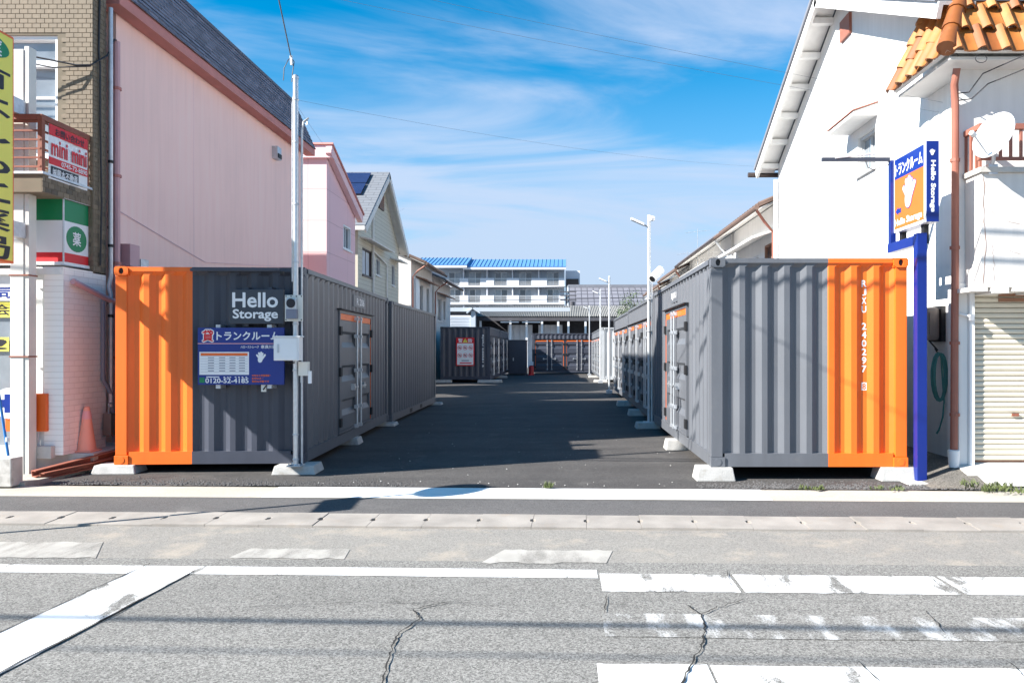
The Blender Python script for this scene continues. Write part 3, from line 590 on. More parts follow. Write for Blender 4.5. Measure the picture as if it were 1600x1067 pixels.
# warning board on the dark container
def warn():
    x0, y0, z0 = wx(712.5, 36.9), 36.93, wz(571.5, 36.9); w, h = wx(741, 36.9) - x0, wz(527.5, 36.9) - z0
    t = thing('warning_board', 'white warning board with red border and round symbols on the far dark container', 'sign', (x0 + w / 2, y0, z0)); mp = front(x0, y0, z0)
    MB(mp).prism([(0, 0), (w, 0), (w, h), (0, h)], -0.03, 0.0).build('border', 'print_red', t)
    MB(mp).prism([(0.05, 0.05), (w - 0.05, 0.05), (w - 0.05, h * 0.8), (0.05, h * 0.8)], 0.0, 0.006).build('panel', 'white_print', t)
    for u, ch in ((0.10, '警'), (w - 0.32, '告')): text(ch, mp, u, u + 0.22, h * 0.835, h * 0.965, 0.004, 'white_print', t, 0.006)
    MB(mp).prism([(w / 2 - 0.12, h * .83), (w / 2 + 0.12, h * .83), (w / 2, h * .975)], 0.0, 0.008).build('triangle', 'sign_yellow', t)
    text('!', mp, w / 2 - 0.012, w / 2 + 0.012, h * .845, h * .935, 0.010, 'print_black', t)
    for r_ in range(2):
        for c in range(3):
            u, v = w * (0.2 + 0.3 * c), h * (0.64 - 0.27 * r_)
            MB(mp).disc(u, v, 0.105, 0.105, 0.006, 0.010).build('symbol_ring', 'print_red', t); MB(mp).disc(u, v, 0.085, 0.085, 0.010, 0.014).build('symbol_disc', 'white_print', t)
            MB(mp).box(u - 0.05, u + 0.05, v - 0.03, v + 0.025, 0.014, 0.017).build('symbol', 'print_black', t)
            MB(mp).add([(u - 0.07, v + 0.055, 0.019), (u - 0.055, v + 0.07, 0.019), (u + 0.07, v - 0.055, 0.019), (u + 0.055, v - 0.07, 0.019)], [(0, 1, 2, 3)]).build('symbol_bar', 'print_red', t)
    MB(mp).box(w * 0.3, w * 0.7, h * 0.17, h * 0.2, 0.006, 0.008).build('text_line', 'print_grey', t); MB(mp).box(w * 0.2, w * 0.85, h * 0.08, h * 0.12, 0.006, 0.008).build('text_line', 'print_red', t)
warn()
# concrete foot blocks
def block(x, y, w, d, z1, label, rz=0.0):
    h = z1 - LOT; p = MB()
    s = 0.03; p.add([(-w / 2, -d / 2, 0), (w / 2, -d / 2, 0), (w / 2, d / 2, 0), (-w / 2, d / 2, 0), (-w / 2 + s, -d / 2 + s, h), (w / 2 - s, -d / 2 + s, h), (w / 2 - s, d / 2 - s, h), (-w / 2 + s, d / 2 - s, h)], [(3, 2, 1, 0), (4, 5, 6, 7), (0, 1, 5, 4), (1, 2, 6, 5), (2, 3, 7, 6), (3, 0, 4, 7)])
    o = p.build('concrete_block', 'block_concrete', bev=0.012); o.location = (x, y, LOT); o.rotation_euler = (0, 0, rz)
    tag(o, label, 'block', 'concrete blocks under the containers')
block(-5.86, 9.98, 0.56, 0.36, LZ - 0.002, 'pale concrete block under the orange corner of the left container', R(3))
block(-3.50, 9.98, 0.56, 0.46, LZ - 0.002, 'pale concrete block carrying the steel meter pole', R(3))
block(1.88, 9.45, 0.48, 0.36, RZ - 0.002, 'pale concrete block under the grey front corner of the right container')
block(4.16, 9.45, 0.50, 0.36, RZ - 0.002, 'pale concrete block under the orange front corner of the right container')
block(-3.66, 13.0, 0.36, 0.40, LZ - 0.002, 'small block under the left container below its doors', R(3))
block(-3.84, 16.15, 0.56, 0.5, 0.168, 'block at the joint of the two left containers', R(2))
block(-3.80, 22.2, 0.5, 0.4, 0.168, 'block under the far corner of the plain left container')
block(1.86, 12.3, 0.42, 0.36, RZ - 0.002, 'block under the right container below its doors')
block(1.74, 15.62, 0.5, 0.45, 0.22, 'pale block carrying the first lamp post')
block(1.84, 18.6, 0.5, 0.4, 0.248, 'block under the middle of the first many doored container')
block(1.84, 21.8, 0.6, 0.45, 0.238, 'block at the joint of the two many doored containers')
block(-5.9, 37.1, 0.9, 0.4, 0.238, 'block under the left corner of the container with the warning board')
block(-3.6, 37.1, 1.2, 0.4, 0.238, 'block under the right corner of the container with the warning board')
block(-3.6, 43.2, 0.8, 0.4, 0.238, 'block at the joint of the two far dark containers')
block(1.86, 37.6, 0.7, 0.4, 0.218, 'block under the pale ended container')
block(1.80, 43.6, 0.7, 0.4, 0.218, 'block under the last container of the right row')
# ------------------------------------------------------------------ signs, poles, boxes on the left container
def hand(mp, cu, cv, s, w, m, parent, outline=None, lean=0.0):
    """open cartoon glove: palm, four fingers, thumb"""
    fing = [(-0.30, 0.10, -0.62, 0.42, 0.13), (-0.16, 0.25, -0.36, 0.78, 0.14), (0.0, 0.28, -0.04, 0.92, 0.14), (0.14, 0.22, 0.22, 0.80, 0.12), (0.22, -0.10, 0.58, 0.62, 0.15)]
    def caps(mb, grow, w0):
        ca, sa = math.cos(lean), math.sin(lean)
        rot = lambda a, b: (cu + s * (a * ca - b * sa), cv + s * (a * sa + b * ca))
        for i, (a, b, c, d, r) in enumerate(fing):
            r += grow; dx, dy = c - a, d - b; l = math.hypot(dx, dy); nx, ny = -dy / l, dx / l; ang = math.atan2(dy, dx); pts = []
            for k in range(9): th = ang - math.pi / 2 + math.pi * k / 8; pts.append(rot(c + r * math.cos(th), d + r * math.sin(th)))
            for k in range(9): th = ang + math.pi / 2 + math.pi * k / 8; pts.append(rot(a + r * 0.9 * math.cos(th), b + r * 0.9 * math.sin(th)))
            mb.prism(pts, w0 - 0.001, w0 + 0.0004 * (i + 1))
        pts = [rot((0.36 + grow) * math.cos(t) - 0.02, (0.50 + grow) * math.sin(t) - 0.14) for t in [2 * math.pi * k / 24 for k in range(24)]]
        mb.prism(pts, w0 - 0.001, w0 + 0.0028)
    if outline:
        mb = MB(mp); caps(mb, 0.05, w); mb.build('hand_outline', outline, parent); w += 0.004
    mb = MB(mp); caps(mb, 0.0, w); mb.build('hand_emblem', m, parent)
SY = 9.80                                                  # face of the two boards on the left container's end
SYN = SY + 0.16                                            # corrugation behind them
def rect(mb, u0, u1, v0, v1, w0, w1): return mb.prism([(u0, v0), (u1, v0), (u1, v1), (u0, v1)], w0, w1)
x0, x1, z0, z1 = wx(358, SY), wx(443, SY), wz(506, SY), wz(452, SY)
t = thing('name_board', 'dark grey name board with white lettering above the blue board', 'sign', (x0, SY, z0)); mp = front(x0, SY, z0); w, h = x1 - x0, z1 - z0
rect(MB(mp), 0, w, 0, h, -0.05, 0).build('panel', 'sign_dark', t, bev=0.006)
for u in (0.2, w - 0.2): MB(mp).box(u - 0.03, u + 0.03, -0.03, h + 0.03, -0.2, -0.05).build('bracket', 'dark_paint', t)
text('Hello', mp, 0.045, w - 0.075, h * 0.48, h * 0.90, 0.002, 'white_print', t, 0.010); text('Storage', mp, 0.05, w - 0.075, h * 0.08, h * 0.42, 0.002, 'white_print', t, 0.008)
x0, x1, z0, z1 = wx(309, SY), wx(443.5, SY), wz(601, SY), wz(512, SY)
t = thing('rental_board', 'blue rental board with price table and phone number on the left container', 'sign', (x0, SY, z0)); mp = front(x0, SY, z0); w, h = x1 - x0, z1 - z0
rect(MB(mp), 0, w, 0, h, -0.03, 0).build('panel', 'sign_blue', t)
for u in (0.25, w - 0.2): MB(mp).box(u - 0.03, u + 0.03, -0.05, h + 0.04, -0.2, -0.03).build('bracket', 'galv', t)
text('貸', mp, w * .055, w * .18, h * .76, h * .96, 0.002, 'white_print', t, 0.016, raw=True); text('貸', mp, w * .055, w * .18, h * .76, h * .96, 0.006, 'print_red', t, 0.005)
text('トランクルーム', mp, w * .22, w * .945, h * .785, h * .93, 0.002, 'white_print', t, 0.008)
rect(MB(mp), 0, w, h * .715, h * .728, 0.0, 0.002).build('rule_line', 'print_pink', t)
text('ハローストレージ', mp, w * .50, w * .71, h * .64, h * .685, 0.002, 'white_print', t, 0.001); text('奈良川西町', mp, w * .735, w * .96, h * .635, h * .695, 0.002, 'white_print', t, 0.003)
tb = rect(MB(mp), w * .02, w * .595, h * .175, h * .575, 0.0, 0.003).build('price_table', 'white_print', t)
rect(MB(mp), w * .035, w * .58, h * .51, h * .555, 0.003, 0.005).build('table_header', 'sign_orange', tb)
for r_ in range(7): rect(MB(mp), w * .035, w * .58, h * (.50 - .046 * r_), h * (.503 - .046 * r_), 0.003, 0.005).build('table_rule', 'print_grey', tb)
for r_ in range(6):
    for c, ch in ((.12, '0.%d帖' % (r_ + 1)), (.25, '¥%d,100' % (4 + r_)), (.37, '¥%d,300' % (4 + r_)), (.48, '¥%d,500' % (4 + r_))):
        v = h * (.462 - .046 * r_); rect(MB(mp), w * c, w * (c + .07), v + 0.004, v + 0.014, 0.003, 0.0048).build('table_entry', 'print_grey', tb)
text('0120-52-4185', mp, w * .09, w * .59, h * .03, h * .115, 0.002, 'white_print', t, 0.005)
rect(MB(mp), w * .02, w * .08, h * .035, h * .10, 0.0, 0.003).build('call_mark', 'print_green', t); rect(MB(mp), w * .02, w * .08, h * .105, h * .125, 0.0, 0.003).build('call_mark', 'print_green', t)
rect(MB(mp), w * .10, w * .25, h * .128, h * .145, 0.0, 0.002).build('text_line', 'white_print', t)
for k, u in enumerate((.30, .34, .37, .43, .47, .51, .555)): rect(MB(mp), w * u, w * (u + .018), h * .125, h * .14, 0.0, 0.002).build('reading_mark', 'white_print', t)
for k, s in enumerate(('WEBなら空室確認・', 'お申込み・', '契約も可能です')): text(s, mp, w * .63, w * (.85, .76, .83)[k], h * (.145 - .052 * k), h * (.18 - .052 * k), 0.002, 'sign_orange', t, 0.001)
hand(mp, w * .73, h * .46, h * .115, 0.002, 'white_print', t, None, -0.15)

# steel meter pole
PX, PY = wx(462, 9.78), 9.78
t = thing('meter_pole', 'tall bright steel service pole in front of the left container', 'pole', (PX, PY, LZ))
MB().tube([(PX, PY, LZ - 0.0), (PX, PY, 5.22)], 0.034, 14).build('pole', 'steel', t, smooth=2)
MB().tube([(PX + 0.075, PY + 0.02, 0.25), (PX + 0.075, PY + 0.02, 4.55), (PX + 0.10, PY, 4.66), (PX + 0.17, PY - 0.03, 4.70), (PX + 0.15, PY - 0.03, 4.62)], 0.014, 8).build('conduit', 'galv', t, smooth=2)
MB().tube([(PX - 0.055, PY + 0.03, 2.6), (PX - 0.055, PY + 0.03, 4.9), (PX - 0.03, PY, 5.0)], 0.009, 8).build('conduit', 'galv', t, smooth=2)
for z in (0.3, 0.62, 1.45, 2.05, 2.35, 2.85, 3.6, 4.4, 4.95): MB().lathe([(0.038, z - 0.012), (0.041, z), (0.038, z + 0.012)], PX, PY, 14).build('clamp', 'galv', t)
MB().lathe([(0.039, 5.22), (0.039, 5.25), (0.025, 5.27)], PX, PY, 14).build('cap', 'steel', t)
MB().box(PX - 0.09, PX + 0.09, PY - 0.09, PY + 0.09, LZ, LZ + 0.012).build('base_plate', 'galv', t)
for k in range(4): MB().lathe([(0.011, LZ + 0.012), (0.011, LZ + 0.035)], PX + (0.065 if k % 2 else -0.065), PY + (0.065 if k > 1 else -0.065), 6).build('bolt', 'galv', t)
# electricity meter with clear cover
MD = PY - 0.06
x0, x1, z0, z1 = wx(445, MD), wx(473, MD), wz(502, MD), wz(461, MD)
t = thing('electricity_meter', 'clear covered electricity meter mounted on the steel pole', 'meter', (x0, MD, z0)); mp = front(x0, MD, z0); w, h = x1 - x0, z1 - z0
rect(MB(mp), 0, w, 0, h, -0.02, 0.0).build('back_plate', 'cream_metal', t, bev=0.004)
rect(MB(mp), 0.035, w - 0.06, 0.03, h * .45, 0.0, 0.06).build('terminal_cover', 'print_grey', t, bev=0.006); rect(MB(mp), 0.03, w - 0.07, h * .45, h * .85, 0.0, 0.05).build('meter_body', 'galv', t, bev=0.006)
MB(mp).disc(w * .42, h * .68, 0.055, 0.06, 0.05, 0.065).build('dial', 'print_black', t)
for u, v in ((.07, .06), (.93, .06), (.07, .95), (.93, .95), (.35, .95), (.65, .95)): MB(mp).disc(w * u, h * v, 0.008, 0.008, 0, 0.006, 8).build('screw', 'black', t)
MD = PY - 0.07
x0, x1, z0, z1 = wx(434, MD), wx(473, MD), wz(563, MD), wz(527, MD)
t = thing('breaker_box', 'white breaker box with a small handle on the steel pole', 'electrical box', (x0, MD, z0)); w, h = x1 - x0, z1 - z0; DB = 0.14; mp = front(x0, MD - DB, z0)
rect(MB(mp), 0, w, 0, h, -DB, 0.0).build('body', 'white_metal', t, bev=0.006); rect(MB(mp), -0.008, w + 0.02, h, h + 0.016, -DB, 0.02).build('hood', 'white_metal', t, bev=0.003)
rect(MB(mp), 0.012, w - 0.02, 0.012, h - 0.012, 0, 0.012).build('door', 'white_metal', t, bev=0.004); rect(MB(mp), 0.05, 0.075, h * .33, h * .7, 0.012, 0.022).build('handle', 'galv', t, bev=0.003)
x0, z0 = PX + 0.05, wz(592, MD)
t = thing('junction_box', 'small grey junction box under the white breaker box', 'electrical box', (x0, PY, z0)); mp = front(x0, PY - 0.05, z0)
rect(MB(mp), 0, 0.12, 0.04, 0.22, -0.09, 0.0).build('body', 'cream_metal', t, bev=0.005); MB().tube([(x0 + 0.03, PY, z0 + 0.04), (x0 + 0.03, PY, z0 - 0.05)], 0.018, 8).build('cable_gland', 'galv', t)
MB().tube([(PX - 0.05, PY - 0.03, z0 + 0.36), (PX - 0.13, PY - 0.05, z0 + 0.3), (PX - 0.14, PY - 0.05, z0 + 0.24), (PX - 0.07, PY - 0.04, z0 + 0.2), (PX, PY - 0.05, z0 + 0.21)], 0.009, 6).build('cable', 'black', t)
rect(MB(mp), 0.12, 0.16, -0.06, 0.1, -0.05, -0.02).build('tag_plate', 'white_print', t)
t = tag(rect(MB(front(wx(408, 9.83), 9.83, wz(612, 9.83))), 0, 0.065, 0, 0.09, -0.01, 0).build('latch_plate', 'cream_metal'), 'small metal latch plate just below the blue rental board', 'latch')
MB().tube([(wx(411, 9.81), 9.815, wz(609, 9.81)), (wx(416, 9.81), 9.815, wz(602, 9.81))], 0.008, 6).build('pin', 'black', t)
t = tag(MB().box(wx(300, 9.86), wx(441, 9.93), 9.80, 9.87, 2.735, 2.775).build('lamp_strip', 'dark_paint', bev=0.008), 'dark strip lamp along the top edge of the left container end', 'lamp')
MB().tube([(wx(441, 9.85), 9.84, 2.735), (wx(441, 9.85), 9.84, 2.70)], 0.03, 8).build('end_cap', 'black', t)

# ------------------------------------------------------------------ blue post and projecting sign on the right
SX = 4.37
t = thing('storage_sign', 'projecting blue and orange sign box with a white hand on a blue post', 'sign', (4.33, 9.28, LOT))
MB().box(4.315, 4.435, 9.20, 9.31, LOT + 0.004, 3.14).build('post', 'post_blue', t, bev=0.006)
MB().box(4.14, 4.6, 9.02, 9.5, LOT - 0.03, LOT + 0.02).build('base_plate', 'block_concrete', t, bev=0.01)
MB().box(4.32, 4.42, 9.33, 10.06, 3.0, 3.12).build('arm', 'post_blue', t); MB().box(4.33, 4.40, 9.985, 10.06, 3.12, 4.22).build('upright', 'post_blue', t)
for yy in (9.3, 9.9): MB().box(4.425, 4.485, yy - 0.04, yy + 0.04, 3.02, 3.28).build('foot', 'black', t)
MB().box(SX, SX + 0.16, 9.10, 9.98, 3.255, 4.235).build('case', 'white_metal', t, bev=0.006)
mp = faceL(SX, 9.98, 3.255); w, h = 0.88, 0.98
fc = rect(MB(mp), 0.03, w - 0.05, 0.04, h * .70, 0.0, 0.003).build('orange_panel', 'sign_orange', t)
bp = rect(MB(mp), 0.03, w - 0.05, h * .70, h - 0.03, 0.0, 0.003).build('blue_panel', 'sign_blue', t)
text('トランクルーム', mp, 0.06, w - 0.08, h * .745, h * .90, 0.005, 'white_print', bp, 0.008)
hand(mp, w * .50, h * .42, h * .24, 0.004, 'white_print', fc, 'sign_blue', -0.12)
MB(mp).prism([(0.06, h * .27), (0.14, h * .325), (0.14, h * .30), (0.22, h * .30), (0.22, h * .24), (0.14, h * .24), (0.14, h * .215)], 0.003, 0.006).build('arrow', 'sign_blue', fc)
text('Hello Storage', mp, 0.05, w - 0.09, h * .055, h * .165, 0.005, 'white_print', fc, 0.010)
mp = front(SX, 9.10, 3.255)
ep = rect(MB(mp), 0.004, 0.156, 0.004, 0.976, 0.0, 0.004).build('edge_panel', 'post_blue', t)
text('Hello Storage', mp, 0.045, 0.115, 0.12, 0.74, 0.006, 'white_print', ep, 0.006, rot=1); hand(mp, 0.075, 0.83, 0.045, 0.006, 'white_print', ep)
MB().box(wx(1285, 10.0), 4.33, 10.0, 10.05, wz(252, 10.0), wz(246, 10.0)).build('lamp_arm', 'dark_paint', t)
MB().tube([(wx(1305, 10.0), 10.0, wz(247, 10.0)), (4.37, 10.0, wz(237, 10.0))], 0.012, 8).build('lamp_tube', 'white_metal', t)
MB().tube([(4.0, 10.0, wz(250, 10)), (4.03, 9.99, wz(262, 10)), (4.1, 9.99, wz(266, 10)), (4.3, 9.99, wz(258, 10))], 0.006, 5).build('cable', 'wire', t)

# ------------------------------------------------------------------ lamp posts in the lot
def lamp_post(x, y, top, label, camera=False):
    t = thing('lamp_post', label, 'lamp post', (x, y, LOT), 0, 'lamp posts along the right row')
    MB().tube([(x, y, LOT), (x, y, top)], 0.034, 12).build('pole', 'lamp_grey', t, smooth=2); MB().box(x - 0.11, x + 0.11, y - 0.11, y + 0.11, LOT + 0.0, LOT + 0.135).build('base', 'galv', t, bev=0.01)
    a = MB(); a.tube([(x, y, top - 0.22), (x - 0.12, y, top - 0.17)], 0.022, 8); a.build('arm', 'galv', t)
    o = MB(lambda u, v, w: (x - 0.10 + u * math.cos(R(24)) * -1 + 0, y + v, top - 0.2 + u * math.sin(R(24)) + w))
    o.box(0, 0.30, -0.06, 0.06, 0, 0.05); o.build('lamp_head', 'white_metal', t, bev=0.012)
    MB().lathe([(0.036, top), (0.036, top + 0.015), (0.01, top + 0.03)], x, y, 12).build('cap', 'white_metal', t)
    if camera:
        MB().lathe([(0.05, top - 0.10), (0.07, top - 0.06), (0.06, top - 0.01), (0.03, top + 0.0)], x + 0.055, y - 0.03, 16).build('sensor', 'white_metal', t, smooth=2)
        MB().box(x, x + 0.16, y - 0.03, y + 0.03, wz(435, y) - 0.02, wz(435, y) + 0.03).build('camera_arm', 'white_metal', t, bev=0.006)
        p = Vector((x + 0.155, y - 0.05, wz(430, y) + 0.02)); d = Vector((-0.55, -0.62, -0.56)).normalized()
        c = MB(); c.tube([tuple(p - d * 0.17), tuple(p - d * 0.16), tuple(p + d * 0.15), tuple(p + d * 0.2)], 0.088, 16); hd_ = c.build('camera_housing', 'white_metal', t, smooth=2)
        c = MB(); c.tube([tuple(p + d * 0.2), tuple(p + d * 0.206)], 0.062, 16); c.build('lens', 'black', hd_)
        for z in (1.2, 2.1, 2.75): MB().lathe([(0.047, z - 0.012), (0.05, z), (0.047, z + 0.012)], x, y, 12).build('clamp', 'galv', t)
        MB().tube([(x + 0.06, y, LOT + 0.1), (x + 0.06, y, 3.1)], 0.014, 8).build('conduit', 'white_metal', t)
lamp_post(wx(1014, 15.6), 15.6, 4.47, 'white lamp post with a security camera behind the right front container', True)
lamp_post(wx(952, 27.6), 27.6, 4.37, 'lamp post without camera at the end of the doored containers')
lamp_post(wx(938, 36.6), 36.6, 4.6, 'lamp post in front of the pale ended container')
lamp_post(wx(921, 46.5), 46.5, 4.4, 'farthest lamp post near the end of the lot')

# ------------------------------------------------------------------ pharmacy (brick building) at the left
def bricks(parent, mp, u0, u1, v0, v1, holes, bw=0.108, bh=0.058, gap=0.008, budget=300, count=[0]):
    ms = [MB().box(0, bw, 0, bh, -0.004, 0.008).build('brick', 'brick_tile_%d' % i, parent, org=(0, 0, 0)) for i in range(4)]
    used = [0] * 4; stuff = MB(mp); v = v0; row = 0
    o0 = Vector(mp(0, 0, 0)); eu, ev, ew = [Vector(mp(*e)) - o0 for e in ((1, 0, 0), (0, 1, 0), (0, 0, 1))]
    rotm = Matrix((eu, ev, ew)).transposed().to_4x4(); lo = Vector(parent['_w'])
    while v + bh <= v1:
        u = u0 + (0 if row % 2 else -(bw + gap) / 2)
        while u < u1:
            a, b = max(u, u0), min(u + bw, u1)
            if b - a > 0.02 and not any(h[0] < b and a < h[1] and h[2] < v + bh and v < h[3] for h in holes):
                if b - a > bw * 0.98 and count[0] < budget:
                    i = random.choices(range(4), (4, 3, 2, 1.5))[0]
                    o = ms[i] if not used[i] else ms[i].copy()
                    if used[i]: C.objects.link(o)
                    used[i] = 1; count[0] += 1
                    o.matrix_local = Matrix.Translation(Vector(mp(u, v, random.uniform(-0.0015, 0.0015))) - lo) @ rotm
                else: stuff.box(a, b, v, v + bh, -0.004, 0.008)
            u += bw + gap
        v += bh + gap; row += 1
    for i in range(4):
        if not used[i]: bpy.data.objects.remove(ms[i])
    if stuff.v: s = stuff.build('brick_courses', 'brick_tile_0', parent); s['kind'] = 'stuff'
BX, BY = -6.54, 10.50
ph = thing('pharmacy', 'tan brick pharmacy with white tiled ground floor and rusty balcony', 'building', (-8.0, BY, 0.34))
wxs = (wx(18, BY), wx(90, BY)); wzs = (wz(178, BY) - 0.6, wz(55, BY))
hole = (wxs[0] - 0.9 + 16, wxs[1] + 16, wzs[0], wzs[1])
mpF = front(-16, BY, 0); g = MB(mpF); wall_grid(g, 0, 16 + BX, 2.78, 9.2, [hole], depth=0.16); g.build('wall', 'grout', ph)
mpS = faceR(BX, BY, 0); g = MB(mpS); wall_grid(g, 0, 0.30, 2.78, 9.2, []); g.build('wall', 'grout', ph)
bricks(ph, mpF, wx(-14, BY) + 16, 16 + BX, 2.82, 7.0, [(hole[0] - 0.01, hole[1] + 0.01, hole[2], hole[3] + 0.01)], budget=270)
bricks(ph, mpS, 0.0, 0.30, 2.82, 7.0, [], budget=300)
wn_ = window(ph, mpF, *hole, fm='white_metal', gm='glass_pale', panes=2, w=-0.12, rows=2, fw=0.05)
MB(mpF).box(hole[0], hole[1], wz(104, BY), wz(94, BY), -0.13, -0.02).build('transom', 'white_metal', ph)
MB().box(-16, BX, BY, 10.8, 9.2, 9.5).build('parapet', 'old_concrete', ph); MB().box(-16, BX - 0.02, BY + 0.02, 10.79, 9.0, 9.19).build('roof', 'old_concrete', ph)
# balcony
QX, QY = -6.57, 9.52
MB().box(-9.5, QX, QY, BY - 0.004, wz(300, QY), wz(272, QY)).build('balcony_slab', 'grout', ph)
mpb = faceR(QX, QY, 0); bricks(ph, mpb, 0.0, BY - QY - 0.01, wz(300, QY) + 0.01, wz(272, QY), [], budget=360, count=[290])
MB().box(-9.55, QX + 0.03, QY - 0.03, BY - 0.002, wz(272, QY), wz(272, QY) + 0.03).build('balcony_cap', 'galv', ph)
rl = MB(); zt, zb = wz(178, QY), wz(272, QY) + 0.03
rl.box(QX - 0.07, QX, QY, BY - 0.01, zt - 0.07, zt); rl.box(-9.5, QX - 0.07, QY, QY + 0.07, zt - 0.07, zt); rl.build('handrail', 'rust_metal', ph, bev=0.005)
for k in range(6): z = zb + 0.06 + (zt - zb - 0.16) * k / 5; r_ = MB(); r_.box(QX - 0.045, QX - 0.02, QY, BY - 0.01, z, z + 0.022); r_.box(-9.5, QX - 0.05, QY + 0.02, QY + 0.045, z, z + 0.022); r_.build('rail', 'rust_metal', ph)
for yy in (QY + 0.035, QY + 0.48, BY - 0.06): MB().box(QX - 0.06, QX - 0.005, yy - 0.03, yy + 0.03, zb, zt - 0.07).build('baluster', 'rust_metal', ph)
for xx in (-7.15, -7.7): MB().box(xx - 0.03, xx + 0.03, QY + 0.005, QY + 0.06, zb, zt - 0.07).build('baluster', 'rust_metal', ph)
# banner on the balcony
b0, b1 = QY + 0.10, BY - 0.10; mpn = faceR(QX + 0.012, b0, 0); w = b1 - b0; v0, v1 = zb - 0.06, zt - 0.09; h = v1 - v0
t = thing('rental_banner', 'red and white rental banner tied to the rusty balcony rail', 'banner', (QX, (b0 + b1) / 2, v0))
cb = MB(mpn); nU = 10
for k in range(nU): a, b = w * k / nU, w * (k + 1) / nU; f_ = lambda q: 0.006 * math.sin(q * 9); cb.quad((a, v0, f_(a)), (b, v0, f_(b)), (b, v1, f_(b)), (a, v1, f_(a)))
cb.build('cloth', 'white_print', t)
rect(MB(mpn), 0.0, w, v0 + h * .80, v1, 0.008, 0.010).build('top_stripe', 'print_red', t); text('お問い合わせ', mpn, w * .15, w * .9, v0 + h * .825, v0 + h * .96, 0.012, 'print_black', t, 0.004)
text('mini', mpn, w * .06, w * .46, v0 + h * .45, v0 + h * .74, 0.010, 'print_red', t, 0.008); text('mini', mpn, w * .58, w * .97, v0 + h * .45, v0 + h * .74, 0.010, 'print_red', t, 0.008)
rect(MB(mpn), w * .0, w, v0 + h * .27, v0 + h * .40, 0.008, 0.010).build('middle_stripe', 'print_red', t); text('0745-72-8890', mpn, w * .3, w * .98, v0 + h * .29, v0 + h * .375, 0.012, 'white_print', t, 0.002)
rect(MB(mpn), w * .05, w * .75, v0 + h * .03, v0 + h * .24, 0.008, 0.010).build('name_stripe', 'print_black', t); text('㈱藤本不動産', mpn, w * .08, w * .72, v0 + h * .06, v0 + h * .21, 0.012, 'white_print', t, 0.002)
# pharmacy light box
GX, GY = -6.60, 9.97; zb_, zt_ = wz(409, GY), wz(311, GY)
t = thing('pharmacy_lightbox', 'green white and red light box with a pharmacy emblem over the shop', 'sign', (GX, GY, zb_))
MB().box(-10, GX - 0.004, GY + 0.004, BY - 0.006, zb_, zt_).build('case', 'white_metal', t); MB().box(-10, GX + 0.03, GY - 0.03, BY - 0.004, zt_, zt_ + 0.05).build('hood', 'galv', t); MB().box(-10, GX + 0.02, GY - 0.02, BY - 0.004, zb_ - 0.04, zb_).build('tray', 'white_metal', t)
hh = zt_ - zb_
for mp, u0, u1 in ((front(GX, GY, zb_), -0.37, -0.002), (front(GX, GY, zb_), -0.75, -0.40), (front(GX, GY, zb_), -1.5, -0.78), (faceR(GX, GY, zb_), 0.01, BY - GY - 0.01)):
    for a, b, m in ((0, .15, 'print_red'), (.15, .66, 'white_print'), (.66, 1, 'print_green')): rect(MB(mp), u0, u1, hh * a, hh * b, -0.004, 0.004).build('panel', m, t)
mp = faceR(GX, GY, zb_); w = BY - GY
MB(mp).disc(w * .5, hh * .40, w * .40, hh * .21, 0.004, 0.008).build('emblem', 'print_green', t); text('薬', mp, w * .34, w * .66, hh * .29, hh * .51, 0.010, 'white_print', t, 0.004)
MB(front(GX, GY, zb_)).box(-0.40, -0.37, 0, hh, -0.004, 0.012).build('mullion', 'galv', t); MB(mp).box(-0.01, 0.012, 0, hh, -0.004, 0.008).build('mullion', 'galv', t)
# ground floor
FZ = 0.34
MB(faceR(BX, 9.88, 0)).box(0, 0.92, FZ, 2.80, -0.25, 0.0).build('tiled_wall', 'white_tile_x', ph)
MB().box(-7.02, BX - 0.25, 9.90, 10.06, FZ, 2.80).build('pilaster', 'white_wall', ph)
MB().box(-16, -6.57, 9.86, 10.49, 2.70, 2.779).build('soffit', 'white_wall', ph)
sh = MB(front(-12.4, 9.95, 0)); sh.box(0, 5.4, FZ, FZ + 0.12, -0.06, 0.02); sh.box(0, 5.4, 2.54, 2.70, -0.06, 0.02)
for u in (0, 1.3, 2.6, 3.9, 4.45, 5.3): sh.box(u, u + 0.07, FZ + 0.12, 2.54, -0.06, 0.02)
sh.build('shopfront_frame', 'alu', ph); MB(front(-12.4, 9.97, 0)).quad((0, FZ + 0.1, 0), (5.4, FZ + 0.1, 0), (5.4, 2.56, 0), (0, 2.56, 0)).build('shopfront_glass', 'glass_pale', ph)
def poster(x0, x1, py0, py1, m, label, tx=None, tm='print_black'):
    z0, z1 = wz(py1, 9.93), wz(py0, 9.93); o = rect(MB(front(x0, 9.94, z0)), 0, x1 - x0, 0, z1 - z0, -0.004, 0.002).build('shop_poster', m); tag(o, label, 'poster')
    if tx: text(tx, front(x0, 9.94, z0), (x1 - x0) * .55, (x1 - x0) * .96, (z1 - z0) * .15, (z1 - z0) * .85, 0.004, tm, o, 0.004)
poster(-7.8, wx(21, 9.93), 441, 470, 'white_print', 'white shop poster with a blue character at the top of the glass', '局', 'sign_blue')
poster(-7.8, wx(18, 9.93), 472, 496, 'sign_yellow', 'yellow shop poster with a black character on the pharmacy glass', '会')
poster(-7.8, wx(13, 9.93), 527, 549, 'sign_yellow', 'yellow shop poster with an exclamation mark on the pharmacy glass', '!')
poster(wx(44, 9.93), wx(59, 9.93), 440, 496, 'poster', 'tall pale poster beside the pharmacy door frame')

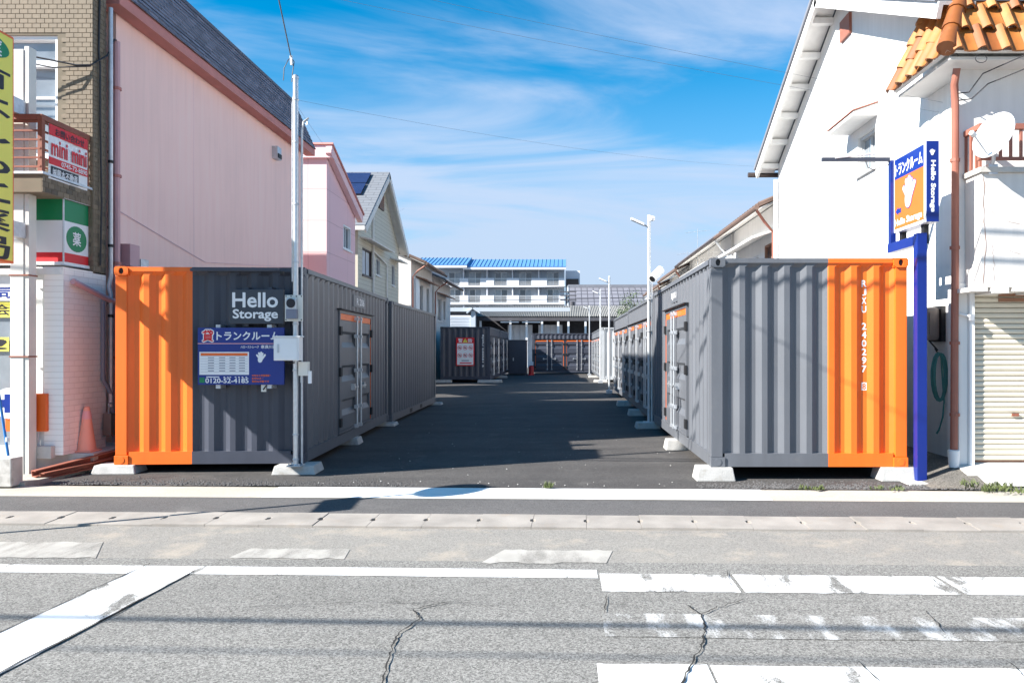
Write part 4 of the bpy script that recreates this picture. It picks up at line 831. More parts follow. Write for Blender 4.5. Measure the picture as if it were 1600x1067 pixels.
# yellow pylon sign and its post
t = thing('pharmacy_pylon', 'yellow vertical pharmacy sign on a weathered white steel post', 'sign', (-6.95, 9.7, 0.1))
MB().box(-7.06, -6.89, 9.64, 9.80, 0.02, wz(80, 9.7)).build('post', 'cream_metal', t, bev=0.006); MB().box(-6.885, -6.83, 9.65, 9.79, 0.02, wz(75, 9.7)).build('post_flange', 'cream_metal', t)
for py in (165, 358): MB().box(-6.98, -6.86, 9.15, 9.64, wz(py + 12, 9.5), wz(py - 12, 9.5)).build('bracket', 'galv', t)
for z in (1.62, 2.66): MB().box(-7.07, -6.825, 9.63, 9.81, z, z + 0.018).build('joint_band', 'rust_metal', t)
ys0, ys1 = 8.12, 9.17; zs0, zs1 = 2.76, 5.50
MB().box(-6.98, -6.67, ys0, ys1, zs0, zs1).build('case', 'sign_orange', t, bev=0.005)
mp = faceR(-6.67, ys0, zs0); w, h = ys1 - ys0, zs1 - zs0
pn = rect(MB(mp), 0.03, w - 0.025, 0.03, h - 0.03, 0.0, 0.004).build('panel', 'sign_yellow', t)
MB(mp).disc(w * .5, h * .92, w * .42, h * .055, 0.004, 0.008).build('emblem', 'print_green', pn); text('薬', mp, w * .58, w * .80, h * .885, h * .955, 0.010, 'white_print', pn, 0.004)
for k, ch in enumerate('有はしもと薬局'): text(ch, mp, w * .16, w * .93, h * (.745 - .122 * k), h * (.84 - .122 * k), 0.006, 'print_black', pn, 0.012)

# downpipes and cables between the brick and the pink house
def pipe(name, label, cat, pts, r, m, n=10, clamps=(), cm='galv'):
    t = MB(); t.tube(pts, r, n); o = t.build(name, m, smooth=2); tag(o, label, cat)
    for (p) in clamps: MB().lathe([(r * 1.35, p[2] - 0.02), (r * 1.35, p[2] + 0.02)], p[0], p[1], 10).build('clamp', cm, o)
    return o
xg = -6.47
pipe('downpipe', 'grey downpipe on the edge of the brick building', 'pipe', [(xg, 10.8, 0.9), (xg, 10.8, 2.5), (xg - 0.03, 10.8, 2.62), (xg, 10.8, 2.75), (xg, 10.8, 6.6)], 0.028, 'galv', clamps=[(xg, 10.8, z) for z in (2.2, 3.2, 4.4)], cm='black')
pipe('downpipe', 'wide pink downpipe at the corner of the large pink house', 'pipe', [(-6.66, 11.25, 0.2), (-6.66, 11.25, 6.3)], 0.055, 'pink_pipe', clamps=[(-6.66, 11.25, z) for z in (1.6, 3.0, 4.3, 5.6)], cm='pink_trim')
pipe('downpipe', 'thin red brown pipe beside the wide pink downpipe', 'pipe', [(-6.62, 11.04, 0.9), (-6.62, 11.04, 6.5)], 0.028, 'pink_trim', clamps=[(-6.62, 11.04, z) for z in (1.2, 2.4, 3.5, 4.6)], cm='rust_metal')
pipe('service_cable', 'black cable running down between brick building and pink house', 'cable', [(-6.51, 10.62, 7.0), (-6.52, 10.6, 5.9), (-6.50, 10.6, 5.7), (-6.51, 10.62, 4.9), (-6.49, 10.62, 3.8), (-6.51, 10.62, 2.9)], 0.014, 'wire', 6)
pipe('service_cable', 'black cables bunched across the top of the brick wall', 'cable', [(-10, 9.8, 6.5), (-7.8, 10.2, 5.8), (-6.72, 10.42, 5.64), (-6.55, 10.47, 5.66), (-6.46, 10.7, 5.88), (-6.6, 11.1, 6.27), (-6.63, 11.2, 6.3)], 0.012, 'wire', 6)
pipe('service_cable', 'slack grey cable sagging in front of the brick wall', 'cable', [(-10, 10.0, 6.0), (-7.8, 10.2, 5.7), (-7.0, 10.35, 5.58), (-6.55, 10.47, 5.64)], 0.009, 'wire', 5)
pipe('waste_pipe', 'sloping pink pipe low on the white tiled wall', 'pipe', [(-6.49, 10.0, 2.62), (-6.47, 10.7, 2.44), (-6.47, 11.1, 2.36)], 0.04, 'pink_pipe')
pipe('waste_pipe', 'dark vertical pipe behind the traffic cone wall', 'pipe', [(-6.49, 10.65, 2.4), (-6.49, 10.65, 1.3), (-6.47, 10.8, 1.1), (-6.47, 10.9, 0.5)], 0.03, 'print_grey')
t = tag(MB().box(-6.5, -6.38, 10.65, 10.8, 0.5, 0.82).build('gas_meter', 'heater', bev=0.01), 'small grey gas meter at the foot of the pipes', 'meter'); MB().tube([(-6.44, 10.7, 0.82), (-6.44, 10.7, 0.95), (-6.46, 10.85, 0.97)], 0.012, 6).build('pipe', 'galv', t)
# cone, beams, street clutter on the left
t = thing('traffic_cone', 'faded orange traffic cone against the white tiled wall', 'cone', (-6.46, 10.24, FZ))
MB().lathe([(0.115, FZ + 0.02), (0.035, FZ + 0.6), (0.02, FZ + 0.61)], -6.46, 10.24).build('cone', 'cone', t, smooth=2); MB().box(-6.59, -6.33, 10.11, 10.37, FZ, FZ + 0.022).build('base', 'cone', t, bev=0.01); MB().lathe([(0.062, FZ + 0.44), (0.046, FZ + 0.55)], -6.46, 10.24).build('pale_band', 'print_pink', t, smooth=2)
for k, (dx, lab) in enumerate(((0, 'rusty steel beam lying along the edge of the shop terrace'), (0.10, 'lower rusty steel beam beside the left container'))):
    a, b = Vector((-6.60 + dx, 9.38, 0.14 - 0.03 * k)), Vector((-6.04 + dx * .4, 10.6, 0.30 - 0.1 * k)); d = (b - a).normalized(); s = d.cross(Vector((0, 0, 1))).normalized(); u_ = s.cross(d)
    mpp = lambda q, r_, l, a=a, d=d, s=s, u_=u_: tuple(a + s * q + u_ * r_ + d * l)
    o = MB(mpp); o.prism([(0, 0), (0.09, 0), (0.09, 0.012), (0.012, 0.012), (0.012, 0.07), (0.09, 0.07), (0.09, 0.082), (0, 0.082)], 0, (b - a).length); tag(o.build('steel_beam', 'rust_metal'), lab, 'beam', 'rusty beams by the shop terrace')
OX = wx(28, 10.2)
t = thing('street_sign_box', 'orange box sign with a round white sign bearing a blue cross', 'sign', (OX, 10.2, FZ))
MB().box(wx(8, 9.83), wx(72, 9.83), 9.83, 9.93, wz(674, 9.83), wz(615, 9.83)).build('box', 'sign_orange', t, bev=0.008); mp = front(wx(14, 9.82), 9.825, wz(630, 9.82))
MB(mp).disc(0, 0, 0.20, 0.20, 0, 0.012).build('disc', 'white_print', t); m_ = MB(mp); m_.box(-0.12, 0.12, -0.05, 0.05, 0.012, 0.018); m_.box(-0.05, 0.05, -0.12, 0.12, 0.012, 0.0185); m_.build('cross', 'sign_blue', t)
MB().tube([(wx(59, 9.87), 9.87, FZ), (wx(59, 9.87), 9.87, wz(674, 9.83))], 0.025, 8).build('leg', 'galv', t)
tag(MB().box(wx(50, 9.83), wx(82, 9.83), 9.80, 9.94, 0.30, wz(697, 9.8)).build('stone_block', 'old_concrete', bev=0.012), 'grey stone block holding up the orange box sign', 'block')
t = tag(MB().tube([(wx(-6, 8.9), 8.9, 1.42), (wx(13, 8.9), 8.9, wz(712, 8.9))], 0.014, 8).build('flag_stick', 'blue_plastic'), 'thin blue banner stick leaning by the pharmacy post', 'stick'); MB().tube([(wx(11.5, 8.9), 8.9, wz(690, 8.9)), (wx(12, 8.9), 8.9, wz(683, 8.9))], 0.02, 8).build('ring', 'white_metal', t)
tag(MB().prism([(wx(-10, 8.95), 8.9), (wx(22, 8.95), 8.9), (wx(22, 8.95), 9.1), (wx(-10, 8.95), 9.1)], 0.10, wz(716, 8.9)).build('stick_base', 'old_concrete', bev=0.012), 'concrete foot of the blue banner stick', 'block')
# ------------------------------------------------------------------ houses on the left
def slab(mb, pts, th):
    """sloping plate through four points, thickened downwards"""
    p = [Vector(q) for q in pts]; n = (p[1] - p[0]).cross(p[2] - p[0]).normalized()
    if n.z < 0: n = -n
    k = len(p); mb.add([tuple(q) for q in p] + [tuple(q - n * th) for q in p], [tuple(range(k)), tuple(range(2 * k - 1, k - 1, -1))] + [(i, (i + 1) % k, k + (i + 1) % k, k + i) for i in range(k)])
# large pink house with a mansard of slates
X1 = -6.75; ya, yb = 11.4, 19.5
h1 = thing('pink_house', 'large pink house with slate mansard edge behind the left container', 'house', (-9, 14, LOT))
g = MB(faceR(X1, ya, 0)); wall_grid(g, 0, yb - ya, LOT - 0.1, 6.95, []); g.build('wall', 'pink_wall', h1)
g = MB(front(-15, ya, 0)); wall_grid(g, 0, 15 + X1, LOT - 0.1, 6.95, []); g.build('wall', 'pink_wall', h1)
g = MB(front(-15, yb, 0)); wall_grid(g, 0, 15 + X1, LOT - 0.1, 6.95, []); g.build('wall', 'pink_wall', h1)
f = MB(); f.box(X1 + 0.02, X1 + 0.26, ya - 0.35, yb + 0.25, 6.77, 6.93); f.box(-15, X1 + 0.02, ya - 0.35, ya - 0.1, 6.77, 6.93); f.build('fascia', 'pink_trim', h1, bev=0.008)
MB().box(-15, X1 + 0.24, ya - 0.33, yb + 0.23, 6.93, 6.99).build('soffit', 'pink_trim', h1)
xa, xb, z0, z1 = X1 + 0.27, X1 - 0.14, 6.95, 8.02; y0, y1 = ya - 0.36, yb + 0.26; nr = 11
rf = MB()
for k in range(nr):                                         # lapped courses of slates
    ta, tb = k / nr, (k + 1) / nr + 0.02; lift = 0.018; i0, i1 = 0.35 * ta, 0.35 * tb
    slab(rf, [(xa + (xb - xa) * ta + lift, y0 + i0, z0 + (z1 - z0) * ta), (xa + (xb - xa) * ta + lift, y1 - i0, z0 + (z1 - z0) * ta), (xa + (xb - xa) * tb, y1 - i1, z0 + (z1 - z0) * tb), (xa + (xb - xa) * tb, y0 + i1, z0 + (z1 - z0) * tb)], 0.012)
    slab(rf, [(xa + (xb - xa) * ta, y1 - i0 + lift, z0 + (z1 - z0) * ta), (-15, y1 - i0 + lift, z0 + (z1 - z0) * ta), (-15, y1 - i1, z0 + (z1 - z0) * tb), (xa + (xb - xa) * tb, y1 - i1, z0 + (z1 - z0) * tb)], 0.012)
rf.build('mansard_slates', 'slate_courses', h1)
MB().box(-15, xb + 0.03, y0 + 0.3, y1 - 0.3, z1 - 0.02, z1 + 0.05).build('roof', 'roof_slate', h1)
MB(faceR(X1, 13.8, 0)).box(-0.004, 0.004, 0.2, 6.76, 0.0, 0.003).build('panel_joint', 'pink_wall_pale', h1)
vx = X1; vy = -X1 * F / (CX - 428); vz = wz(240, vy)
t = tag(MB().prism([(vy - 0.12, vz - 0.14), (vy + 0.12, vz - 0.14), (vy + 0.12, vz + 0.14), (vy - 0.12, vz + 0.14)], 0, 0.13).build('wall_vent', 'galv'), 'small grey hooded vent high on the pink wall', 'vent')
t.data.transform(Matrix(((0, 0, 1, X1), (1, 0, 0, 0), (0, 1, 0, 0), (0, 0, 0, 1))))
MB(faceR(X1, vy, vz)).box(-0.1, 0.1, -0.12, -0.02, 0.13, 0.15).build('grille', 'black', t)
for py, s in ((405, 1), (412, 2)):
    yy = -X1 * F / (CX - (190 if s == 1 else 207)); o = MB(faceR(X1, yy, wz(py, yy))).box(-0.12, 0.14 if s == 1 else 0.1, -0.12, 0.22 if s == 1 else 0.06, 0.0, 0.2).build('utility_box', 'pink_pipe' if s == 1 else 'galv', bev=0.006)
    tag(o, 'pink utility box on the pink wall above the orange corner' if s == 1 else 'small grey utility box on the pink wall above the container', 'electrical box')
pipe('wall_cable', 'thin cable slanting down across the large pink wall', 'cable', [(X1 + 0.02, -X1 * F / (CX - 185), wz(330, 11.46)), (X1 + 0.02, 14.2, 3.36), (X1 + 0.02, 18.9, wz(418, 18.9))], 0.006, 'pink_wall_pale', 5)

# second pink house, shed roof falling to the back
X2 = -6.75; y0, y1 = 21.55, 24.5; zt0, zt1 = 7.45, 6.2
h2 = thing('pink_house', 'smaller pale pink house with sloping roof behind the large pink one', 'house', (-9, 23, LOT))
sl = lambda y: zt0 + (zt1 - zt0) * (y - y0) / (y1 - y0)
wy0, wy1 = -X2 * F / (CX - 536.5), -X2 * F / (CX - 548.5); hz = (wz(388, wy0), wz(350, wy0))
g = MB(faceR(X2, y0, 0)); hl = (wy0 - y0, wy1 - y0, *hz); wall_grid(g, 0, y1 - y0, 0, zt1, [hl]); g.quad((0, zt1, 0), (y1 - y0, zt1, 0), (0, zt0, 0)); g.build('wall', 'pink_board_x', h2)
window(h2, faceR(X2, y0, 0), *hl, fm='white_metal')
g = MB(front(-13, y0, 0)); g.quad((0, 0, 0), (13 + X2, 0, 0), (13 + X2, zt0, 0), (0, zt0, 0)); g.build('wall', 'pink_board_y', h2)
g = MB(); slab(g, [(-13, y0 - 0.12, zt0 + 0.14), (X2 + 0.22, y0 - 0.12, zt0 + 0.14), (X2 + 0.22, y1 + 0.35, sl(y1 + .35) + 0.12), (-13, y1 + 0.35, sl(y1 + .35) + 0.12)], 0.06); g.build('roof', 'pink_trim', h2)
g = MB(); g.box(-13, X2 + 0.19, y0 - 0.10, y0 - 0.002, zt0 - 0.28, zt0 + 0.09); g.build('front_fascia', 'pink_wall_pale', h2)
g = MB(); slab(g, [(X2 + 0.02, y0 - 0.1, zt0 + 0.07), (X2 + 0.18, y0 - 0.1, zt0 + 0.07), (X2 + 0.18, y1 + 0.33, sl(y1 + .33) + 0.05), (X2 + 0.02, y1 + 0.33, sl(y1 + .33) + 0.05)], 0.26); g.build('side_fascia', 'pink_wall_pale', h2)

# grey gabled house with solar panels
X3 = -7.15; y0, y1 = 26.3, 32.8; yr = 29.55; ze, zr = 6.12, 8.5
h3 = thing('gabled_house', 'grey sided house with steep white edged gable and solar panels', 'house', (-9, 29, LOT))
hl = []
def yx(px, X=X3): return X * F / (px - CX)
for a, b, c, d in ((566, 581, 432, 390), (588, 594, 431, 404), (612, 617, 447, 414)): ym = (yx(a) + yx(b)) / 2; hl.append((yx(a) - y0, yx(b) - y0, wz(c, ym), wz(d, ym)))
ym = yx(595); vent = (yx(590.5) - y0, yx(598) - y0, wz(328, ym), wz(305, ym))
g = MB(faceR(X3, y0, 0)); wall_grid(g, 0, y1 - y0, 0, ze, hl)
A, B, Cc = (0, ze, 0), (y1 - y0, ze, 0), (yr - y0, zr, 0); g.quad(A, B, Cc); g.build('wall', 'siding_x', h3)
g = MB(front(-14, y0, 0)); g.quad((0, 0, 0), (14 + X3, 0, 0), (14 + X3, ze, 0), (0, ze, 0)); g.build('wall', 'siding', h3)
for k, h_ in enumerate(hl): window(h3, faceR(X3, y0, 0), *h_, fm='dark_alu' if k == 0 else 'alu', gm='curtain' if k == 0 else 'glass', panes=2 if k == 0 else 1)
vb = MB(faceR(X3, y0, 0)).box(vent[0], vent[1], vent[2], vent[3], 0.0, 0.06).build('gable_vent', 'dark_alu', h3)
for k in range(8): z = vent[2] + (vent[3] - vent[2]) * (k + .3) / 8; MB(faceR(X3, y0, 0)).box(vent[0] + 0.03, vent[1] - 0.03, z, z + 0.03, 0.06, 0.075).build('slat', 'wood_brown', vb)
ov = 0.4; sl_ = (zr - ze) / (yr - y0); XO = X3 + 0.36
for s, m in ((-1, 'shingle_y'), (1, 'roof_grey')):
    ye = (y0 - ov) if s < 0 else (y1 + ov); zee = ze - sl_ * ov; g = MB(); slab(g, [(-14, yr, zr + 0.16), (XO, yr, zr + 0.16), (XO, ye, zee + 0.16), (-14, ye, zee + 0.16)], 0.05); g.build('roof', m, h3)
    g = MB(); slab(g, [(XO - 0.05, yr, zr + 0.10), (XO + 0.02, yr, zr + 0.10), (XO + 0.02, ye, zee + 0.10), (XO - 0.05, ye, zee + 0.10)], 0.22); g.build('barge_board', 'eave_white', h3)
    g = MB(); slab(g, [(X3, yr, zr + 0.05), (XO - 0.05, yr, zr + 0.05), (XO - 0.05, ye, zee + 0.05), (X3, ye, zee + 0.05)], 0.04); g.build('soffit', 'eave_white', h3)
MB().box(-14, XO, y0 - ov - 0.06, y0 - ov + 0.04, ze - sl_ * ov - 0.02, ze - sl_ * ov + 0.12).build('gutter', 'eave_white', h3, bev=0.01)
MB().tube([(X3 + 0.06, 28.2, 0.3), (X3 + 0.06, 28.2, 7.2)], 0.04, 8).build('downpipe', 'eave_white', h3); MB().tube([(X3 + 0.06, 30.4, 0.3), (X3 + 0.06, 30.4, 5.0), (X3 + 0.06, 30.2, 5.15), (X3 + 0.06, 28.2, 5.4)], 0.035, 8).build('downpipe', 'eave_white', h3)
for (a, b, z) in ((yx(562), yx(600), wz(383, yx(580))), (yx(609), yx(621), wz(408, yx(614)))): g = MB(); slab(g, [(X3, a, z + 0.1), (X3, b, z + 0.1), (X3 + 0.45, b, z), (X3 + 0.45, a, z)], 0.05); g.build('awning', 'eave_white', h3)
sp = thing('solar_panels', 'dark blue solar panels on the grey gabled roof', 'solar panels', (-9, 27, 7))
for i in range(3):
    for j in range(2):
        xq0, xq1 = -7.45 - 1.2 * i, -7.45 - 1.2 * (i + 1) + 0.04; t0, t1 = 0.08 + 0.24 * j, 0.08 + 0.24 * (j + 1) - 0.012; P_ = lambda x, t: (x, yr + (y0 - yr) * t, zr + 0.26 + (ze - zr) * t); g = MB(); slab(g, [P_(xq0, t0), P_(xq1, t0), P_(xq1, t1), P_(xq0, t1)], 0.04); g.build('panel', 'solar', sp)
# two low houses with tiled eaves
def row_house(label, X, y0, y1, ze, side, wall, wins, roofm='roof_brown', over=0.7, pitch=0.42, depth=6.5, awn=True, fascia='wood_brown', gutter='roof_brown', gpipe='rust_pipe', name='row_house', group=None):
    """eave side faces the lot; side +1 looks right, -1 looks left"""
    t = thing(name, label, 'house', (X - side * 3, (y0 + y1) / 2, LOT), 0, group)
    mp = faceR(X, y0, 0) if side > 0 else faceL(X, y1, 0); Wd = y1 - y0; hl = [(a, b, c, d) for a, b, c, d, *_ in wins]
    g = MB(mp); wall_grid(g, 0, Wd, 0, ze, hl); g.build('wall', wall, t)
    x_in = X - side * depth
    for yy in (y0, y1): g = MB(); g.add([(X, yy, 0), (x_in, yy, 0), (x_in, yy, ze), ((X + x_in) / 2, yy, ze + pitch * depth / 2), (X, yy, ze)], [(0, 1, 2, 3, 4)]); g.build('gable_wall', wall, t)
    for h_ in wins:
        fm = h_[4] if len(h_) > 4 else 'alu'; window(t, mp, *h_[:4], fm=fm, panes=2)
    zo = ze - pitch * over
    g = MB(); slab(g, [(X + side * over, y0 - 0.25, zo + 0.14), (X + side * over, y1 + 0.15, zo + 0.14), ((X + x_in) / 2, y1 + 0.15, ze + pitch * depth / 2 + 0.14), ((X + x_in) / 2, y0 - 0.25, ze + pitch * depth / 2 + 0.14)], 0.06)
    slab(g, [(x_in - side * over, y0 - 0.25, zo + 0.14), (x_in - side * over, y1 + 0.15, zo + 0.14), ((X + x_in) / 2, y1 + 0.15, ze + pitch * depth / 2 + 0.141), ((X + x_in) / 2, y0 - 0.25, ze + pitch * depth / 2 + 0.141)], 0.06); roof = g.build('roof', roofm, t)
    n = int((y1 - y0 + 0.4) / 0.27); proto_ = None; m_ = depth / 2 + over                                # tile rolls running up the slope
    for k in range(n):
        yy = y0 - 0.2 + k * 0.27
        if proto_ is None:
            q = MB(); q.tube([(0, 0, 0), (-side * m_, 0, pitch * m_)], 0.045, 6); proto_ = q.build('tile_roll', roofm, roof, org=(0, 0, 0)); o = proto_
        else: o = proto_.copy(); C.objects.link(o)
        lo = t['_w']; o.location = (X + side * over - lo[0], yy - lo[1], zo + 0.15 - lo[2])
    g = MB(); slab(g, [(X, y0 - 0.2, ze + 0.06), (X, y1 + 0.1, ze + 0.06), (X + side * (over - .05), y1 + 0.1, zo + 0.07), (X + side * (over - .05), y0 - 0.2, zo + 0.07)], 0.03); g.build('soffit', 'eave_white' if side < 0 else wall, t)
    MB().tube([(X + side * (over + .05), y0 - 0.25, zo + 0.05), (X + side * (over + .05), y1 + 0.15, zo + 0.05)], 0.06, 8).build('eave_gutter', gutter, t)
    MB().tube([(X + side * (over + .03), y0 - 0.1, zo + 0.02), (X + side * 0.3, y0 + 0.02, zo - 0.25), (X + side * 0.07, y0 + 0.06, zo - 0.5), (X + side * 0.07, y0 + 0.06, 0.3)], 0.035, 6).build('downpipe', gpipe, t)
    if awn and wins:
        a, b = min(h[0] for h in wins) - 0.25, max(h[1] for h in wins) + 0.25; z = max(h[3] for h in wins) + 0.12
        g = MB(mp); g.add([(a, z + .18, 0), (b, z + .18, 0), (b, z, 0.55), (a, z, 0.55), (a, z + .12, 0), (b, z + .12, 0), (b, z - .06, 0.55), (a, z - .06, 0.55)], [(0, 1, 2, 3), (7, 6, 5, 4), (2, 3, 7, 6), (0, 3, 7, 4), (1, 2, 6, 5)]); g.build('awning', fascia if side > 0 else 'eave_white', t)
    return t
h4 = row_house('cream house with brown eaves next to the grey gabled house', -6.95, 34.5, 40.0, 5.85, 1, 'shade_wall', [(1.3, 3.0, 3.3, 4.9, 'alu'), (3.9, 4.7, 3.5, 4.9, 'alu')])
MB(faceR(-6.95, 34.5, 0)).box(0.35, 1.25, 3.2, 5.0, 0.0, 0.16).build('shutter_case', 'white_metal', h4)
h5 = row_house('small cream house farthest along the left side', -6.95, 40.6, 46.5, 5.6, 1, 'shade_wall', [(1.2, 2.6, 3.3, 4.6, 'alu'), (3.2, 4.0, 3.4, 4.6, 'alu')], roofm='tile_grey')

# ------------------------------------------------------------------ white house on the right
XW = 5.13; y0, y1 = 9.73, 18.02; yr = 14.02; ze, zr = 6.09, 8.17
wh = thing('white_house', 'tall white house with a gable over the right container', 'house', (9, 15, LOT))
mpw = faceL(XW, y1, 0); yq = lambda px, X=XW: X * F / (px - CX)
ya_, yb_ = yq(1340.5), yq(1367.5); hl = [(y1 - ya_, y1 - yb_, wz(268, (ya_ + yb_) / 2), wz(208, (ya_ + yb_) / 2))]
g = MB(mpw); wall_grid(g, 0, y1 - y0, 0, ze, hl, depth=0.16); g.quad((0, ze, 0), (y1 - y0, ze, 0), (y1 - yr, zr, 0)); g.build('wall', 'white_wall', wh)
window(wh, mpw, *hl[0], fm='alu', gm='glass_pale', panes=2, w=-0.13)
u0, u1, zz_ = hl[0][0] - 0.35, hl[0][1] + 0.1, hl[0][3] + 0.16
g = MB(mpw); g.add([(u0, zz_ + .2, 0), (u1, zz_ + .2, 0), (u1, zz_ + .06, 0.4), (u0, zz_ + .06, 0.4), (u0, zz_, 0), (u1, zz_, 0), (u1, zz_, 0.4), (u0, zz_, 0.4)], [(0, 1, 2, 3), (7, 6, 5, 4), (2, 3, 7, 6), (0, 3, 7, 4), (1, 2, 6, 5)]); g.build('window_hood', 'white_wall', wh)
g = MB(mpw); g.add([(u0 - .02, zz_ + .225, 0.0), (u1 + .02, zz_ + .225, 0.0), (u1 + .02, zz_ + .085, 0.42), (u0 - .02, zz_ + .085, 0.42), (u0 - .02, zz_ + .205, 0.0), (u1 + .02, zz_ + .205, 0.0), (u1 + .02, zz_ + .065, 0.42), (u0 - .02, zz_ + .065, 0.42)], [(0, 1, 2, 3), (7, 6, 5, 4), (2, 3, 7, 6), (0, 3, 7, 4), (1, 2, 6, 5)]); g.build('hood_flashing', 'rust_pipe', wh)
g = MB(front(XW, y1, 0)); g.quad((0, 0, 0), (6, 0, 0), (6, ze, 0), (0, ze, 0)); g.build('wall', 'white_wall', wh)
sl_ = (zr - ze) / (yr - y0); ov = 0.35
for s in (-1, 1):
    ye = (y0 - ov) if s < 0 else (y1 + ov); zee = ze - sl_ * ov; XO = XW - 0.5
    g = MB(); slab(g, [(XO, yr, zr + 0.2), (12, yr, zr + 0.2), (12, ye, zee + 0.2), (XO, ye, zee + 0.2)], 0.07); g.build('roof', 'tile_grey', wh)
    g = MB(); slab(g, [(XO + 0.04, yr, zr + 0.12), (XO + 0.10, yr, zr + 0.12), (XO + 0.10, ye, zee + 0.12), (XO + 0.04, ye, zee + 0.12)], 0.2); g.build('barge_board', 'white_wall', wh)
    g = MB(); slab(g, [(XO + 0.10, yr, zr + 0.12), (XW, yr, zr + 0.12), (XW, ye, zee + 0.12), (XO + 0.10, ye, zee + 0.12)], 0.04); g.build('soffit', 'white_wall', wh)
    for k in range(6):                                     # purlin ends under the verge
        tt = (k + 0.5) / 6; yy = yr + (ye - yr) * tt; zz_ = zr + 0.07 + (zee - zr) * tt; MB().box(XO + 0.10, XW, yy - 0.06, yy + 0.06, zz_ - 0.15, zz_ - 0.04).build('purlin_end', 'white_wall', wh)
MB().tube([(XO - 0.12, y1 + ov + 0.05, ze - sl_ * ov + 0.05), (7.5, y1 + ov + 0.05, ze - sl_ * ov + 0.05)], 0.06, 8).build('gutter', 'dark_alu', wh)
MB(mpw).box(y1 - yq(1316) , y1 - yq(1331), wz(60, 13.66), wz(28, 13.66), 0.0, 0.05).build('gable_vent', 'rust_pipe', wh)
MB().tube([(XW - 0.07, y1 - 0.05, 0.3), (XW - 0.07, y1 - 0.05, 5.75)], 0.05, 8).build('downpipe', 'white_metal', wh)
# front block with pent roof, balcony and garage
FY = 9.57; GX0 = 5.0
gh = thing('garage_house', 'white rendered garage house with orange tiled pent roof and balcony', 'house', (8, FY, LOT))
g = MB(front(GX0, FY, 0)); wall_grid(g, 0, 7, 2.55, 5.75, []); g.build('wall', 'white_wall', gh)
g = MB(faceL(GX0, 9.728, 0)); wall_grid(g, 0.0, 9.728 - FY, 0.0, 5.75, []); g.build('wall', 'white_wall', gh)
MB().box(GX0, XW + 0.001, 9.724, 9.726, 0, 5.75).build('wall', 'white_wall', gh)
MB().box(GX0, wx(1511, FY), FY - 0.02, FY + 0.25, 0.1, 2.56).build('pier', 'white_wall', gh, bev=0.01); MB().box(wx(1511, FY) + 0.002, wx(1519, FY), FY - 0.06, FY + 0.1, 0.1, wz(450, FY)).build('shutter_rail', 'white_metal', gh)
bx0, by0 = wx(1533, 9.19), 9.19
MB().box(bx0, 12.7, by0, FY - 0.002, wz(449, by0), wz(270, by0)).build('balcony_wall', 'shade_wall', gh, bev=0.01); MB().box(bx0 - 0.03, 12.7, by0 - 0.04, FY - 0.002, wz(270, by0), wz(262, by0)).build('balcony_cap', 'old_concrete', gh)
lipm = MB()
for k in range(26): lipm.box(wx(1516, 9.18) + k * 0.26, wx(1516, 9.18) + k * 0.26 + 0.2, by0 - 0.03, FY, wz(449, by0) - 0.05 - 0.02 * (k % 2), wz(449, by0))
lipm.build('drip_edge', 'eave_white', gh)
sht = MB().box(wx(1518, FY), 12.6, FY + 0.04, FY + 0.06, 0.1, 2.6).build('shutter_back', 'shutter_rust', gh)
nS = 33; zb, zt = GZ + 0.005, wz(448, FY); sh_h = (zt - zb) / nS; pr = None
for k in range(nS):
    if pr is None:
        q = MB(front(wx(1519, FY) - gh['_w'][0], FY + 0.03 - gh['_w'][1], -gh['_w'][2])); n_ = 5
        pf = [(0.002, 0.008), (0.010, 0.022), (sh_h * .5, 0.030), (sh_h - 0.010, 0.022), (sh_h - 0.002, 0.008)]
        q.add([(0, a, b) for a, b in pf] + [(5.0, a, b) for a, b in pf], [(i, i + 1, 5 + i + 1, 5 + i) for i in range(4)] + [(0, 4, 9, 5)]); pr = q.build('shutter_slat', 'shutter', gh, org=(0, 0, 0)); o = pr
    else: o = pr.copy(); C.objects.link(o)
    o.location = (0, 0, zb + k * sh_h)
for k in (nS - 1, nS - 2, nS - 3): MB(front(wx(1560, FY), FY - 0.0041, zb + k * sh_h + 0.01)).box(0, 3, 0, sh_h - 0.02, -0.01, 0.0).build('rust_patch', 'shutter_rust', gh)
MB(front(wx(1580, FY), FY - 0.006, wz(650, FY))).box(0, 0.09, 0, 0.035, 0, 0.012).build('lock_plate', 'rust_metal', gh)
# balcony railing
rz0, rz1 = wz(262, by0), wz(192, by0); rx0 = wx(1531, by0)
g = MB(); g.box(rx0, 12.6, by0 + 0.02, by0 + 0.08, rz1 - 0.07, rz1); g.box(rx0, 12.6, by0 + 0.03, by0 + 0.07, rz0 + 0.10, rz0 + 0.14); g.box(rx0 - 0.0, rx0 + 0.06, by0 + 0.08, FY, rz1 - 0.07, rz1 - 0.001); g.build('handrail', 'rust_pipe', gh, bev=0.005)
for k in range(14):
    x = rx0 + 0.03 + k * 0.125; MB().box(x - 0.014, x + 0.014, by0 + 0.035, by0 + 0.065, rz0 + (0.0 if k == 0 else 0.14), rz1 - 0.07).build('baluster', 'rust_pipe', gh)
for k in range(3): yy = by0 + 0.13 + k * 0.12; MB().box(rx0 + 0.015, rx0 + 0.043, yy - 0.014, yy + 0.014, rz0, rz1 - 0.07).build('baluster', 'rust_pipe', gh)
